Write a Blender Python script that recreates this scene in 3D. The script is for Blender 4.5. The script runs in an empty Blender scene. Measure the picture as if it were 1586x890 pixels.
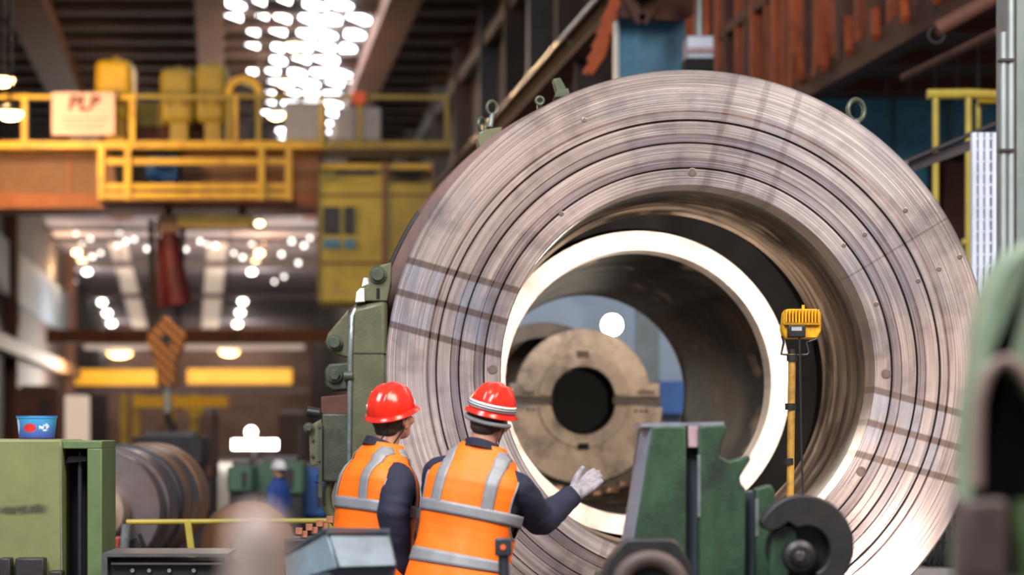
import bpy, bmesh, math, random
from mathutils import Vector, Matrix, noise
random.seed(7)
SC = bpy.context.scene
COL = SC.collection
PI = math.pi
# ------------------------------------------------------------------ camera, world, lights, exposure
F, VX, VY, CH = 3500.0, 650.0, 668.0, 1.57       # focal length in px, vanishing point of the lathe axis, eye height
cam = bpy.data.cameras.new('camera'); camo = bpy.data.objects.new('camera', cam); COL.objects.link(camo)
camo.location = (0, 0, CH); camo.rotation_euler = (PI/2, 0, 0)
cam.sensor_width = 36; cam.lens = F/1586*36
cam.shift_x = (793-VX)/1586; cam.shift_y = (VY-445)/1586
cam.clip_end = 500
cam.dof.use_dof = True; cam.dof.focus_distance = 11.2; cam.dof.aperture_fstop = 1.6
SC.camera = camo
SC.view_settings.view_transform = 'Standard'; SC.view_settings.look = 'None'
SC.view_settings.gamma = 1; SC.view_settings.use_curve_mapping = False
SC.view_settings.exposure = 0.25
w = bpy.data.worlds.new('world'); SC.world = w; w.use_nodes = True
w.node_tree.nodes['Background'].inputs[0].default_value = (0.86, 0.88, 1.0, 1)
w.node_tree.nodes['Background'].inputs[1].default_value = 0.28

def area(name, loc, target, sx, sy, power, col):
    l = bpy.data.lights.new(name, 'AREA'); l.shape = 'RECTANGLE'; l.size = sx; l.size_y = sy; l.energy = power; l.color = col
    o = bpy.data.objects.new(name, l); COL.objects.link(o); o.location = loc
    o.rotation_euler = (Vector(target)-Vector(loc)).to_track_quat('-Z', 'Y').to_euler()
    return o
area('overhead_fill_near', (-3.5, 1.5, 11.5), (0.5, 11, 1.2), 4, 9, 2600, (0.95, 0.97, 1.0))  # added overhead fill for faceplate and workers, no skylight is built here
area('overhead_fill_side', (6.5, 4.0, 9.5), (1.5, 12, 1.5), 3, 6, 1300, (1.0, 0.84, 0.72))  # added warm fill from the right, stands for no built opening
area('roof_skylight_far', (-2.5, 60, 12.2), (-2.5, 60, 0), 7, 40, 650, (0.96, 0.98, 1.0))

# ------------------------------------------------------------------ helpers
def P(px, py, D):
    return Vector(((px-VX)/F*D, D, CH+(VY-py)/F*D))
def S(r, g, b):
    f = lambda v: ((v/255+.055)/1.055)**2.4 if v > 10 else v/255/12.92
    return (f(r), f(g), f(b), 1)
def sc(c, k):
    return (min(c[0]*k, 1), min(c[1]*k, 1), min(c[2]*k, 1), 1)

class NT:
    def __init__(s, name):
        s.m = bpy.data.materials.new(name); s.m.use_nodes = True; s.t = s.m.node_tree
        s.b = s.t.nodes['Principled BSDF']
    def n(s, typ, **kw):
        x = s.t.nodes.new(typ)
        for k, v in kw.items(): setattr(x, k, v)
        return x
    def l(s, a, b): s.t.links.new(a, b)
    def math(s, op, a, b=None, clamp=False):
        x = s.n('ShaderNodeMath', operation=op); x.use_clamp = clamp
        for i, v in enumerate((a, b)):
            if v is None: continue
            if isinstance(v, (int, float)): x.inputs[i].default_value = v
            else: s.l(v, x.inputs[i])
        return x.outputs[0]
    def mix(s, fac, a, b, blend='MIX'):
        x = s.n('ShaderNodeMix', data_type='RGBA', blend_type=blend)
        for i, v in ((0, fac), (6, a), (7, b)):
            if isinstance(v, (int, float)): x.inputs[i].default_value = v
            elif isinstance(v, tuple): x.inputs[i].default_value = v
            else: s.l(v, x.inputs[i])
        return x.outputs[2]
    def coord(s): return s.n('ShaderNodeTexCoord').outputs['Object']
    def noise(s, vec, scale, detail=4, rough=.6, stretch=None):
        if stretch:
            mp = s.n('ShaderNodeMapping'); mp.inputs['Scale'].default_value = stretch; s.l(vec, mp.inputs[0]); vec = mp.outputs[0]
        x = s.n('ShaderNodeTexNoise'); x.inputs['Scale'].default_value = scale; x.inputs['Detail'].default_value = detail
        x.inputs['Roughness'].default_value = rough; s.l(vec, x.inputs['Vector']); return x.outputs['Fac']
    def ramp(s, fac, a, b):
        x = s.n('ShaderNodeMapRange'); x.inputs[1].default_value = a; x.inputs[2].default_value = b; s.l(fac, x.inputs[0]); return x.outputs[0]

MATS = {}
def mat(name, col, rough=.55, metal=0.0, var=.25, scale=4, stain=None, amt=.5, bump=0.0, bscale=60, stretch=None, emit=0, ecol=None):
    t = NT(name); co = t.coord(); b = t.b
    nz = t.noise(co, scale, 5, .65, stretch)
    c = t.mix(t.ramp(nz, .3, .7), sc(col, 1-var), sc(col, 1+var))
    if stain:
        n2 = t.noise(co, scale*.6+.7, 6, .7)
        c = t.mix(t.math('MULTIPLY', t.ramp(n2, .48, .66), amt), c, stain)
    t.l(c, b.inputs['Base Color'])
    b.inputs['Roughness'].default_value = rough; b.inputs['Metallic'].default_value = metal
    if bump:
        bp = t.n('ShaderNodeBump'); bp.inputs['Strength'].default_value = bump; bp.inputs['Distance'].default_value = .01
        t.l(t.noise(co, bscale, 3), bp.inputs['Height']); t.l(bp.outputs[0], b.inputs['Normal'])
    if emit:
        b.inputs['Emission Color'].default_value = ecol or col; b.inputs['Emission Strength'].default_value = emit
    MATS[name] = t.m
    return t.m

class MB:
    """collects shapes in world (or local) coordinates, then links them as one mesh object"""
    def __init__(s): s.v = []; s.f = []
    def add(s, vs, fs):
        o = len(s.v); s.v += [Vector(p) for p in vs]; s.f += [tuple(i+o for i in f) for f in fs]; return s
    def box(s, c, d, R=None):
        c = Vector(c); vs = []
        for x in (-.5, .5):
            for y in (-.5, .5):
                for z in (-.5, .5):
                    p = Vector((x*d[0], y*d[1], z*d[2])); vs.append(c+(R @ p if R else p))
        return s.add(vs, [(0,1,3,2),(4,6,7,5),(0,4,5,1),(2,3,7,6),(0,2,6,4),(1,5,7,3)])
    def pbox(s, x0, y0, x1, y1, D, dep):
        """box whose front face fills a pixel rectangle at depth D"""
        a = P(x0, y1, D); b = P(x1, y0, D)
        return s.box(((a.x+b.x)/2, D+dep/2, (a.z+b.z)/2), (abs(b.x-a.x), dep, abs(b.z-a.z)))
    def beam(s, p0, p1, w, h, up=(0,0,1)):
        p0 = Vector(p0); p1 = Vector(p1); d = (p1-p0); L = d.length; d.normalize()
        up = Vector(up)
        if abs(d.dot(up)) > .98: up = Vector((0,1,0))
        x = d.cross(up).normalized(); z = x.cross(d).normalized()
        R = Matrix((x, d, z)).transposed()
        return s.box((p0+p1)/2, (w, L, h), R)
    def tube(s, path, r, n=12, cap=True, flat=None):
        path = [Vector(p) for p in path]; k = len(path)
        rs = r if isinstance(r, (list, tuple)) else [r]*k
        vs = []; fs = []; prev = None
        for i, p in enumerate(path):
            d = (path[min(i+1, k-1)]-path[max(i-1, 0)]).normalized()
            if prev is None:
                a = Vector((0,0,1)) if abs(d.z) < .9 else Vector((1,0,0))
                x = d.cross(a).normalized()
            else:
                x = (prev-d*prev.dot(d)).normalized()
            prev = x; y = d.cross(x)
            for j in range(n):
                t = 2*PI*j/n; vs.append(p+(x*math.cos(t)+y*math.sin(t))*rs[i])
        for i in range(k-1):
            for j in range(n):
                a = i*n+j; b = i*n+(j+1) % n; fs.append((a, b, b+n, a+n))
        if cap:
            fs.append(tuple(range(n))[::-1]); fs.append(tuple((k-1)*n+j for j in range(n)))
        return s.add(vs, fs)
    def cyl(s, p0, p1, r0, r1=None, n=20): return s.tube([p0, p1], [r0, r0 if r1 is None else r1], n)
    def lathe(s, prof, c, axis='Y', n=64, closed=False):
        """prof: list of (radius, distance along axis)"""
        c = Vector(c); vs = []; fs = []; k = len(prof)
        for (r, a) in prof:
            for j in range(n):
                t = 2*PI*j/n; ct, st = math.cos(t)*r, math.sin(t)*r
                vs.append(c+(Vector((ct, a, st)) if axis == 'Y' else Vector((ct, st, a)) if axis == 'Z' else Vector((a, ct, st))))
        for i in range(k if closed else k-1):
            i2 = (i+1) % k
            for j in range(n):
                j2 = (j+1) % n
                fs.append((i*n+j, i*n+j2, i2*n+j2, i2*n+j))
        if not closed:
            if prof[0][0] > 1e-5: pass
        return s.add(vs, fs)
    def torus(s, c, R, r, axis='Y', n=32, m=12):
        return s.lathe([(R+r*math.cos(2*PI*i/m), r*math.sin(2*PI*i/m)) for i in range(m)], c, axis, n, True)
    def prism(s, poly, y0, y1):
        """poly: list of (x, z) in world; extruded along Y"""
        n = len(poly)
        vs = [Vector((p[0], y0, p[1])) for p in poly]+[Vector((p[0], y1, p[1])) for p in poly]
        fs = [tuple(range(n))[::-1], tuple(range(n, 2*n))]+[(i, (i+1) % n, n+(i+1) % n, n+i) for i in range(n)]
        return s.add(vs, fs)
    def pprism(s, pix, D, dep):
        return s.prism([(P(x, y, D).x, P(x, y, D).z) for x, y in pix], D, D+dep)
    def ell(s, c, r, R=None, n=24, m=16):
        c = Vector(c); vs = []; fs = []
        for i in range(m+1):
            t = PI*i/m
            for j in range(n):
                a = 2*PI*j/n
                p = Vector((r[0]*math.sin(t)*math.cos(a), r[1]*math.sin(t)*math.sin(a), r[2]*math.cos(t)))
                vs.append(c+(R @ p if R else p))
        for i in range(m):
            for j in range(n):
                j2 = (j+1) % n; fs.append((i*n+j, (i+1)*n+j, (i+1)*n+j2, i*n+j2))
        return s.add(vs, fs)
    def build(s, name, m, parent=None, bevel=0, label=None, cat=None, group=None, kind=None, local=False, angle=35, base=True):
        me = bpy.data.meshes.new(name); o = bpy.data.objects.new(name, me); COL.objects.link(o)
        vs = s.v
        if parent is not None:
            o.parent = parent
            if not local:
                iv = WM(parent).inverted(); vs = [iv @ p for p in vs]
        elif base and vs:
            lo = [min(p[i] for p in vs) for i in range(3)]; hi = [max(p[i] for p in vs) for i in range(3)]
            org = Vector(((lo[0]+hi[0])/2, (lo[1]+hi[1])/2, lo[2])); o.location = org; vs = [p-org for p in vs]
        me.from_pydata([tuple(p) for p in vs], [], s.f)
        bm = bmesh.new(); bm.from_mesh(me); bmesh.ops.remove_doubles(bm, verts=bm.verts, dist=1e-6)
        bmesh.ops.recalc_face_normals(bm, faces=bm.faces); bm.to_mesh(me); bm.free()
        if isinstance(m, str): m = MATS[m]
        me.materials.append(m)
        me.polygons.foreach_set('use_smooth', [True]*len(me.polygons)); me.set_sharp_from_angle(angle=math.radians(angle))
        if bevel:
            b = o.modifiers.new('bevel', 'BEVEL'); b.width = bevel; b.segments = 2; b.limit_method = 'ANGLE'; b.angle_limit = math.radians(40)
            b.harden_normals = False
        tag(o, label, cat, group, kind)
        return o
def WM(o):
    m = Matrix.LocRotScale(o.location, o.rotation_euler, o.scale)
    return WM(o.parent) @ m if o.parent else m
def tag(o, label=None, cat=None, group=None, kind=None):
    for k, v in (('label', label), ('category', cat), ('group', group), ('kind', kind)):
        if v: o[k] = v
    return o
def thing(name, label, cat, loc, rz=0, group=None):
    o = bpy.data.objects.new(name, None); COL.objects.link(o); o.location = loc; o.rotation_euler = (0, 0, rz); o.empty_display_size = .2
    return tag(o, label, cat, group)
def copy_tree(o, delta, parent=None):
    c = o.copy(); COL.objects.link(c); c.parent = parent
    if parent is None: c.location = o.location+Vector(delta)
    for ch in o.children: copy_tree(ch, (0,0,0), c)
    return c
def part(name, m, parent, fn, **kw):
    b = MB(); fn(b); return b.build(name, m, parent, **kw)

# ------------------------------------------------------------------ materials
mat('concrete', S(96, 88, 84), .7, 0, .2, 1.5, S(60, 55, 52), .6)
mat('roof_sheet', S(62, 54, 56), .7, 0, .35, .5, S(40, 34, 34), .6)
mat('purlin', S(92, 78, 78), .7, 0, .25, 1)
mat('brown_beam', S(104, 66, 50), .7, 0, .3, 1.2, S(60, 40, 34), .5)
mat('shaded_brown', S(56, 43, 39), .75, 0, .3, 1.2, S(38, 32, 32), .5)  # darker copy of the brown beam paint, shade put into the colour
mat('dark_steel', S(52, 48, 50), .5, .4, .3, 3)
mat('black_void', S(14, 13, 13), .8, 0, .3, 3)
mat('wall_brown', S(58, 46, 43), .8, 0, .35, .6, S(44, 36, 36), .6)
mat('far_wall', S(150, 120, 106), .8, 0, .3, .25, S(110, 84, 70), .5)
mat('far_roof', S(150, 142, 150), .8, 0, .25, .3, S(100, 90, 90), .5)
mat('translucent_glow', S(214, 200, 184), .6, 0, .1, 1, emit=.5, ecol=S(226, 200, 180))
mat('sky_pane', S(240, 244, 255), .3, 0, .02, 1, emit=9, ecol=(.93, .96, 1, 1))
mat('window_dull', S(96, 108, 120), .6, 0, .3, .6)
mat('far_yellow', S(255, 186, 10), .5, 0, .1, 1)
mat('far_pane', S(240, 240, 240), .3, 0, .02, 1, emit=3.2, ecol=(1, .93, .85, 1))
mat('lamp_warm', S(255, 200, 130), .3, 0, .02, 1, emit=16, ecol=(1, .62, .28, 1))
mat('lamp_dim', S(255, 190, 110), .3, 0, .02, 1, emit=1.3, ecol=(1, .55, .2, 1))
mat('lamp_white', S(255, 240, 220), .3, 0, .02, 1, emit=12, ecol=(1, .92, .8, 1))
mat('lamp_shade', S(120, 100, 80), .5, .3)
mat('crane_yellow', S(206, 168, 32), .5, 0, .2, 1.2, S(140, 96, 36), .6)
mat('crane_olive', S(150, 132, 44), .55, 0, .25, 1.5, S(110, 84, 34), .5)
mat('cab_yellow', S(188, 164, 36), .5, 0, .22, 1.0, S(130, 104, 34), .6)
mat('girder', S(124, 88, 56), .6, 0, .25, .6, S(110, 66, 36), .6)
mat('girder_flange', S(150, 88, 40), .6, 0, .25, .8, S(110, 60, 30), .6)
mat('machine_blue', S(40, 92, 160), .5, 0, .2, 3)
mat('grey_panel', S(150, 152, 158), .6, 0, .15, 1)
mat('blue_grey_panel', S(140, 156, 174), .6, 0, .2, 1)
mat('signboard', S(216, 180, 164), .6, 0, .06, 2, S(236, 180, 160), .5)
mat('sign_ink', S(96, 40, 48), .6)
mat('red_fabric', S(86, 16, 22), .6, 0, .4, 2)
mat('red_paint', S(160, 44, 34), .5, 0, .25, 3)
mat('orange_red', S(224, 90, 40), .5, 0, .1, 3)
mat('rope', S(56, 50, 50), .6, .5)
mat('rust_orange', S(178, 84, 40), .7, 0, .35, 2.5, S(90, 46, 32), .65)
mat('rust_brown', S(98, 58, 44), .75, 0, .35, 2, S(56, 38, 34), .6)
mat('steel_blue_paint', S(66, 128, 160), .55, 0, .25, 1.2, S(48, 78, 94), .55)
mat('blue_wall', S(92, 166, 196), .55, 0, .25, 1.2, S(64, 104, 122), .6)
mat('column_grey', S(112, 124, 126), .55, .1, .2, 2, S(84, 90, 92), .5)
mat('pipe_grey', S(156, 168, 168), .4, .3, .15, 3)
mat('lattice_white', S(196, 206, 222), .5, .1, .15, 3)
mat('yellow_rail', S(180, 162, 62), .5, 0, .2, 2, S(150, 110, 40), .5)
mat('casting_green', S(102, 102, 74), .4, .1, .2, 6, S(62, 62, 48), .55, .15, 90)
mat('casting_dark', S(78, 82, 66), .45, .15, .25, 6, S(40, 40, 36), .6, .15, 90)
mat('bolt_green', S(84, 92, 76), .35, .4, .25, 12)
mat('bright_metal', S(180, 190, 186), .25, .8, .2, 20, S(110, 120, 110), .5)
mat('housing_brown', S(104, 76, 70), .6, .1, .25, 4, S(60, 50, 48), .5)
mat('white_block', S(222, 228, 224), .4, 0, .1, 8)
mat('cabinet_green', S(112, 118, 74), .5, 0, .12, 2.5, S(84, 92, 58), .5)
mat('frame_green', S(84, 104, 64), .5, 0, .15, 4, S(70, 86, 54), .5)
mat('post_green', S(42, 68, 47), .5, .05, .4, 9, S(28, 33, 32), .85, .2, 70, (1, 1, .35))
mat('post_grey', S(136, 142, 152), .45, .3, .2, 6, S(70, 74, 80), .5)
mat('post_slot', S(74, 80, 92), .5, .3, .2, 8)
mat('pink_primer', S(160, 134, 140), .5, 0, .2, 14)
mat('black_cast', S(40, 40, 42), .45, .3, .3, 10, S(58, 52, 46), .5, .2, 80)
mat('hub_metal', S(84, 80, 80), .35, .7, .3, 20)
mat('near_green', S(126, 142, 118), .5, 0, .15, 5, S(90, 100, 80), .5)
mat('near_lip', S(128, 108, 100), .5, 0, .15, 8)
mat('near_brown', S(72, 58, 54), .6, 0, .2, 8)
mat('box_lit', S(150, 170, 180), .45, .35, .15, 10, S(120, 138, 146), .5)  # lit-side copy of the box paint, brightness put into the colour
mat('box_shaded', S(84, 90, 96), .4, .4, .2, 10, S(60, 64, 68), .5, .1, 200)  # shaded-side copy of the same box paint
mat('near_knob', S(160, 140, 132), .4, .1, .08, 5)
mat('pin_steel', S(64, 70, 76), .4, .6, .2, 20)
mat('flood_yellow', S(226, 164, 24), .45, 0, .2, 30, S(150, 100, 30), .6)
mat('flood_black', S(36, 36, 40), .4, .1, .2, 20)
mat('pole_yellow', S(176, 134, 56), .45, .1, .3, 16, S(84, 62, 40), .8, stretch=(1, 1, .4))
mat('roll_steel', S(122, 112, 114), .4, .75, .25, 2, S(120, 86, 62), .6, .0, 30, (1, 4, 1))
mat('roll_dark', S(92, 90, 100), .4, .7, .25, 3, S(110, 80, 60), .4)
mat('roll_rust', S(150, 112, 84), .5, .4, .25, 3)
mat('shaft_bright', S(214, 190, 170), .3, .8, .2, 6)
mat('table_grey', S(86, 84, 86), .45, .4, .25, 8)
mat('chuck_dirty', S(168, 148, 128), .5, .25, .35, 2.6, S(46, 38, 32), .85, .25, 40)
mat('chuck_dark', S(84, 72, 62), .55, .3, .3, 6, S(44, 38, 34), .6)
mat('rust_block', S(150, 92, 70), .7, 0, .35, 20)
mat('machine_green', S(74, 110, 84), .5, 0, .2, 1.5)
mat('plug_grey', S(128, 112, 106), .4, .7, .2, 30)
# clothing and skin
mat('hi_vis_orange', (1.0, .16, .0, 1), .6, 0, .06, 6)
mat('reflective_grey', S(134, 136, 140), .45, .1, .08, 30, bump=.15, bscale=300)
mat('navy_cloth', S(25, 28, 52), .8, 0, .2, 10, bump=.25, bscale=220)
mat('collar_navy', S(24, 26, 44), .85, 0, .15, 10)
mat('skin', S(196, 142, 118), .5, 0, .08, 20)
mat('hair', S(62, 46, 38), .6, 0, .35, 60, bump=.5, bscale=180)
mat('hair_grey', S(72, 62, 58), .6, 0, .3, 60, bump=.5, bscale=180)
mat('helmet_red', S(230, 42, 24), .22, 0, .05, 4)
mat('helmet_white', S(226, 226, 226), .35, 0, .05, 10)
mat('strap_black', S(22, 22, 24), .6)
mat('glove_grey', S(146, 142, 148), .8, 0, .25, 45, S(96, 92, 98), .5, .4, 120)
mat('boot_black', S(28, 26, 26), .5)
mat('eye_white', S(230, 226, 220), .2)
mat('work_blue', S(44, 76, 150), .7, 0, .15, 8)

def ring_mat(name, c1, c2, rough, metal, tracks=False, freq=26.0):
    """machined steel turned about the object's own Y axis: fine turning lines by radius, smears along the turning direction"""
    t = NT(name); b = t.b; co = t.coord()
    sp = t.n('ShaderNodeSeparateXYZ'); t.l(co, sp.inputs[0]); x, y, z = sp.outputs
    r = t.math('SQRT', t.math('ADD', t.math('MULTIPLY', x, x), t.math('MULTIPLY', z, z)))
    cx = t.math('DIVIDE', x, r); cz = t.math('DIVIDE', z, r)
    def vec(a, k, kr, ky):
        v = t.n('ShaderNodeCombineXYZ')
        t.l(t.math('MULTIPLY', cx, k), v.inputs[0]); t.l(t.math('MULTIPLY', cz, k), v.inputs[1])
        t.l(t.math('ADD', t.math('MULTIPLY', r, kr), t.math('MULTIPLY', y, ky)), v.inputs[2]); return v.outputs[0]
    fine = t.noise(vec(0, 1.0, freq*5, freq*5), 1.0, 3, .6)
    broad = t.noise(vec(0, 1.7, freq*.45, freq*.3), 1.0, 4, .6)
    c = t.mix(t.ramp(fine, .3, .7), c1, c2)
    c = t.mix(t.math('MULTIPLY', t.ramp(broad, .42, .72), .6), c, sc(c1, .5))
    patch = t.noise(vec(0, 4.0, freq*.12, 2), 1.0, 3, .5)
    c = t.mix(t.math('MULTIPLY', t.ramp(patch, .5, .7), .35), c, S(150, 152, 170))
    smud = t.noise(vec(0, 5.0, 3.2, 0), 1.0, 4, .6)
    c = t.mix(t.math('MULTIPLY', t.ramp(smud, .5, .68), .42), c, sc(S(96, 88, 98), .8))
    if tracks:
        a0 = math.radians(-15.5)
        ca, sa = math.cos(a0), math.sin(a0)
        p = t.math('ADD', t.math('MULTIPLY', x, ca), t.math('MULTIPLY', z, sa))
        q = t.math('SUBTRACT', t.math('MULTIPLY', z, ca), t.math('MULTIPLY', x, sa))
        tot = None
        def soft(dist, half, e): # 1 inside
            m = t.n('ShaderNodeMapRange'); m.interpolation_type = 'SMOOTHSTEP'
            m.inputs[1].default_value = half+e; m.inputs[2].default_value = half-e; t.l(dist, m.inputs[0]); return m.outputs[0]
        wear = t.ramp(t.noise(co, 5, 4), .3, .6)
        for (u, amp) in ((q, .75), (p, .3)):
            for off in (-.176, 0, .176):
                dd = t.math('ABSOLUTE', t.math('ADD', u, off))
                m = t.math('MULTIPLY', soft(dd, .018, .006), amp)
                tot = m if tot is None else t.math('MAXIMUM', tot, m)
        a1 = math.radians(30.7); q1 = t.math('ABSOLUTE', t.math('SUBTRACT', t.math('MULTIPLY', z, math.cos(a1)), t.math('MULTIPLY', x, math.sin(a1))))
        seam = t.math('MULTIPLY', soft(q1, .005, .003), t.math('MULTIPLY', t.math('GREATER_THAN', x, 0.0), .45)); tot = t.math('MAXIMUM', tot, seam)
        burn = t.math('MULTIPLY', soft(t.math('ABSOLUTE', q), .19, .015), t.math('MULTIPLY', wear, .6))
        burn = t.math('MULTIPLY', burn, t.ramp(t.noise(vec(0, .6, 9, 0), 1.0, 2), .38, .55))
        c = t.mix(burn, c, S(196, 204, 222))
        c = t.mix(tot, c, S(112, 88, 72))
    t.l(c, b.inputs['Base Color'])
    b.inputs['Metallic'].default_value = metal
    t.l(t.math('ADD', t.math('MULTIPLY', fine, .18), rough-.09), b.inputs['Roughness'])
    b.inputs['Anisotropic'].default_value = .75
    tg = t.n('ShaderNodeTangent'); tg.direction_type = 'RADIAL'; tg.axis = 'Y'; t.l(tg.outputs[0], b.inputs['Tangent'])
    bp = t.n('ShaderNodeBump'); bp.inputs['Strength'].default_value = .25; bp.inputs['Distance'].default_value = .004
    t.l(fine, bp.inputs['Height']); t.l(bp.outputs[0], b.inputs['Normal'])
    MATS[name] = t.m
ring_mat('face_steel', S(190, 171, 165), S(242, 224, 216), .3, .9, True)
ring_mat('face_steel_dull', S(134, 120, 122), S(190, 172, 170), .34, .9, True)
def wall_mat(name, c1, c2, c3, rough, metal, k, spec=.5):
    """turned inner wall: rings along the object's Y axis, smeared round the axis"""
    t = NT(name); b = t.b; co = t.coord(); sp = t.n('ShaderNodeSeparateXYZ'); t.l(co, sp.inputs[0]); x, y, z = sp.outputs
    r = t.math('SQRT', t.math('ADD', t.math('MULTIPLY', x, x), t.math('MULTIPLY', z, z)))
    def vec(ka, ky):
        v = t.n('ShaderNodeCombineXYZ'); t.l(t.math('MULTIPLY', t.math('DIVIDE', x, r), ka), v.inputs[0]); t.l(t.math('MULTIPLY', t.math('DIVIDE', z, r), ka), v.inputs[1]); t.l(t.math('MULTIPLY', y, ky), v.inputs[2]); return v.outputs[0]
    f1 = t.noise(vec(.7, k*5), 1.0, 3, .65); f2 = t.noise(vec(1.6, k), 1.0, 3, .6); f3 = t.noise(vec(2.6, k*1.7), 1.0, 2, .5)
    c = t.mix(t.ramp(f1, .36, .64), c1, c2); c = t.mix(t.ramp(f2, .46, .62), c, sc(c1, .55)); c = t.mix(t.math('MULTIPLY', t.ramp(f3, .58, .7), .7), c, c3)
    t.l(c, b.inputs['Base Color']); b.inputs['Metallic'].default_value = metal
    t.l(t.math('ADD', t.math('MULTIPLY', f1, .3), rough-.15), b.inputs['Roughness'])
    b.inputs['Specular IOR Level'].default_value = spec
    b.inputs['Anisotropic'].default_value = .6
    tg = t.n('ShaderNodeTangent'); tg.direction_type = 'RADIAL'; tg.axis = 'Y'; t.l(tg.outputs[0], b.inputs['Tangent'])
    MATS[name] = t.m
wall_mat('bore_steel', S(84, 72, 64), S(204, 182, 160), S(224, 208, 190), .38, .8, 1.9)
wall_mat('bore_shade', S(12, 11, 11), S(24, 22, 22), S(34, 30, 30), .75, .0, 3.0, .08)  # near-black colour stands in for the shade in recess and grooves
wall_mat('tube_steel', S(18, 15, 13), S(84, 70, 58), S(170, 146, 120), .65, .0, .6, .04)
ring_mat('end_steel', S(220, 206, 196), S(236, 224, 214), .5, .25)

# ================================================================== the hall
TH = math.atan((VX-340)/F)                       # the hall runs a few degrees off the lathe's axis
def Hh(u, D, h):                                 # u metres right of the hall's vanishing line, at depth D, h above eye level
    return Vector(((340-VX)/F*D+u, D, CH+h))
part('floor', 'concrete', None, lambda b: b.box((0, 75, -.1), (70, 220, .2)), kind='structure')
ROOFH = 11.0
ceil = part('ceiling', 'roof_sheet', None, lambda b: b.add(
    [Hh(-14, 34, ROOFH), Hh(16, 34, ROOFH), Hh(16, 116, ROOFH), Hh(-14, 116, ROOFH), Hh(-14, 34, ROOFH+.2), Hh(16, 34, ROOFH+.2), Hh(16, 116, ROOFH+.2), Hh(-14, 116, ROOFH+.2)],
    [(0,1,2,3),(4,5,6,7),(0,1,5,4),(2,3,7,6),(0,3,7,4),(1,2,6,5)]), kind='structure')
D = 54.0
while D < 114:
    part('purlin', 'purlin', ceil, lambda b: b.beam(Hh(-14, D, ROOFH-.12), Hh(16, D, ROOFH-.12), .22, .2)); D += 2.2
for u, wd in ((-4.75, 1.0), (-.25, .7), (4.45, .8), (9.0, .8)):
    part('roof_beam', 'brown_beam', ceil, lambda b: b.beam(Hh(u, 42, ROOFH-.45), Hh(u, 114, ROOFH-.45), wd, .5))
# skylight of slanted panes
sky = part('window_1', 'dark_steel', None, lambda b: [b.beam(Hh(u, 48, ROOFH-.06), Hh(u, 86, ROOFH-.06), .1, .06) for u in (.1, 4.15)], kind='structure')
rnd = random.Random(3)
Dk = 50.0; row = 0
while Dk < 84:
    tcl = max(0, (Dk-60)/24)
    for k in range(6):
        u0 = .15+k*.65+rnd.uniform(-.08, .08)
        dens = .92 if k > 2 else .78
        lo = .1+tcl*1.9; hi = 4.25-tcl*.3
        if u0 < lo or u0+.5 > hi or rnd.random() > dens: continue
        wdt = rnd.uniform(.42, .8) if k > 2 else rnd.uniform(.26, .5)
        dd = 2.0*wdt; D0 = Dk; Dk = D0+rnd.uniform(-.5, .5); pl = rnd.uniform(.7, 1.25) if k > 2 else rnd.uniform(.6, .9)
        part('pane', 'sky_pane', sky, lambda b: b.add(
            [Hh(u0, Dk, ROOFH-.1), Hh(u0+wdt, Dk+dd, ROOFH-.1), Hh(u0+wdt, Dk+dd+pl, ROOFH-.1), Hh(u0, Dk+pl, ROOFH-.1),
             Hh(u0, Dk, ROOFH-.06), Hh(u0+wdt, Dk+dd, ROOFH-.06), Hh(u0+wdt, Dk+dd+pl, ROOFH-.06), Hh(u0, Dk+pl, ROOFH-.06)],
            [(0,1,2,3),(4,5,6,7),(0,1,5,4),(1,2,6,5),(2,3,7,6),(3,0,4,7)]))
        Dk = D0
    Dk += 2.2; row += 1
# far bay: lower roof sloping away, end wall, side walls
def FR(px, py, drop=0.0):
    Dd = 14.37/((668-py)/F+.037); p = P(px, py, Dd); p.z -= drop; return p
def quadslab(b, pts, th):
    b.add([Vector(p) for p in pts]+[Vector(p)+Vector((0, 0, th)) for p in pts], [(0,1,2,3),(4,5,6,7),(0,1,5,4),(1,2,6,5),(2,3,7,6),(3,0,4,7)])
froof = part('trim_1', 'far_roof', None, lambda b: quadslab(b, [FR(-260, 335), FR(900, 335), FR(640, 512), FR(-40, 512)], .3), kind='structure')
for (x0, x1, x2, x3) in ((168, 196, 228, 206), (322, 352, 338, 312)):
    part('roof_light_strip', 'translucent_glow', froof, lambda b: quadslab(b, [FR(x0, 372, .15), FR(x1, 372, .15), FR(x2, 505, .15), FR(x3, 505, .15)], .05))
for py in (356, 395, 446):
    part('truss', 'purlin', froof, lambda b: b.beam(FR(-120, py, .5), FR(640, py, .5), .35, .3))
win2 = part('window_2', 'purlin', None, lambda b: b.beam(FR(20, 342, .4), FR(500, 342, .4), .3, .2), kind='structure')
for (x, y, r) in ((32, 352, 7), (45, 361, 8), (60, 354, 8), (58, 390, 8), (83, 377, 7), (127, 357, 8), (140, 351, 6), (143, 380, 8), (156, 374, 6), (183, 361, 8), (195, 355, 8), (208, 352, 7),
                  (228, 367, 8), (288, 368, 7), (310, 355, 7), (320, 358, 8), (334, 362, 8), (362, 374, 6), (376, 381, 8), (390, 358, 8), (436, 376, 8), (452, 355, 9), (471, 362, 9), (462, 390, 8), (480, 350, 7),
                  (90, 432, 8), (102, 425, 7), (115, 420, 7), (77, 413, 7), (440, 412, 7), (425, 420, 6), (118, 329, 5), (185, 328, 6)):
    p = FR(x, max(y, 342), .6); sx = r/F*p.y*.55
    part('pane', 'far_pane', win2, lambda b: b.box(p, (sx*1.2, .3, sx*1.2)))
part('wall_far', 'far_wall', None, lambda b: b.box((P(250, 600, 172).x, 172.5, 5), (60, .6, 12)), kind='structure')
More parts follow.
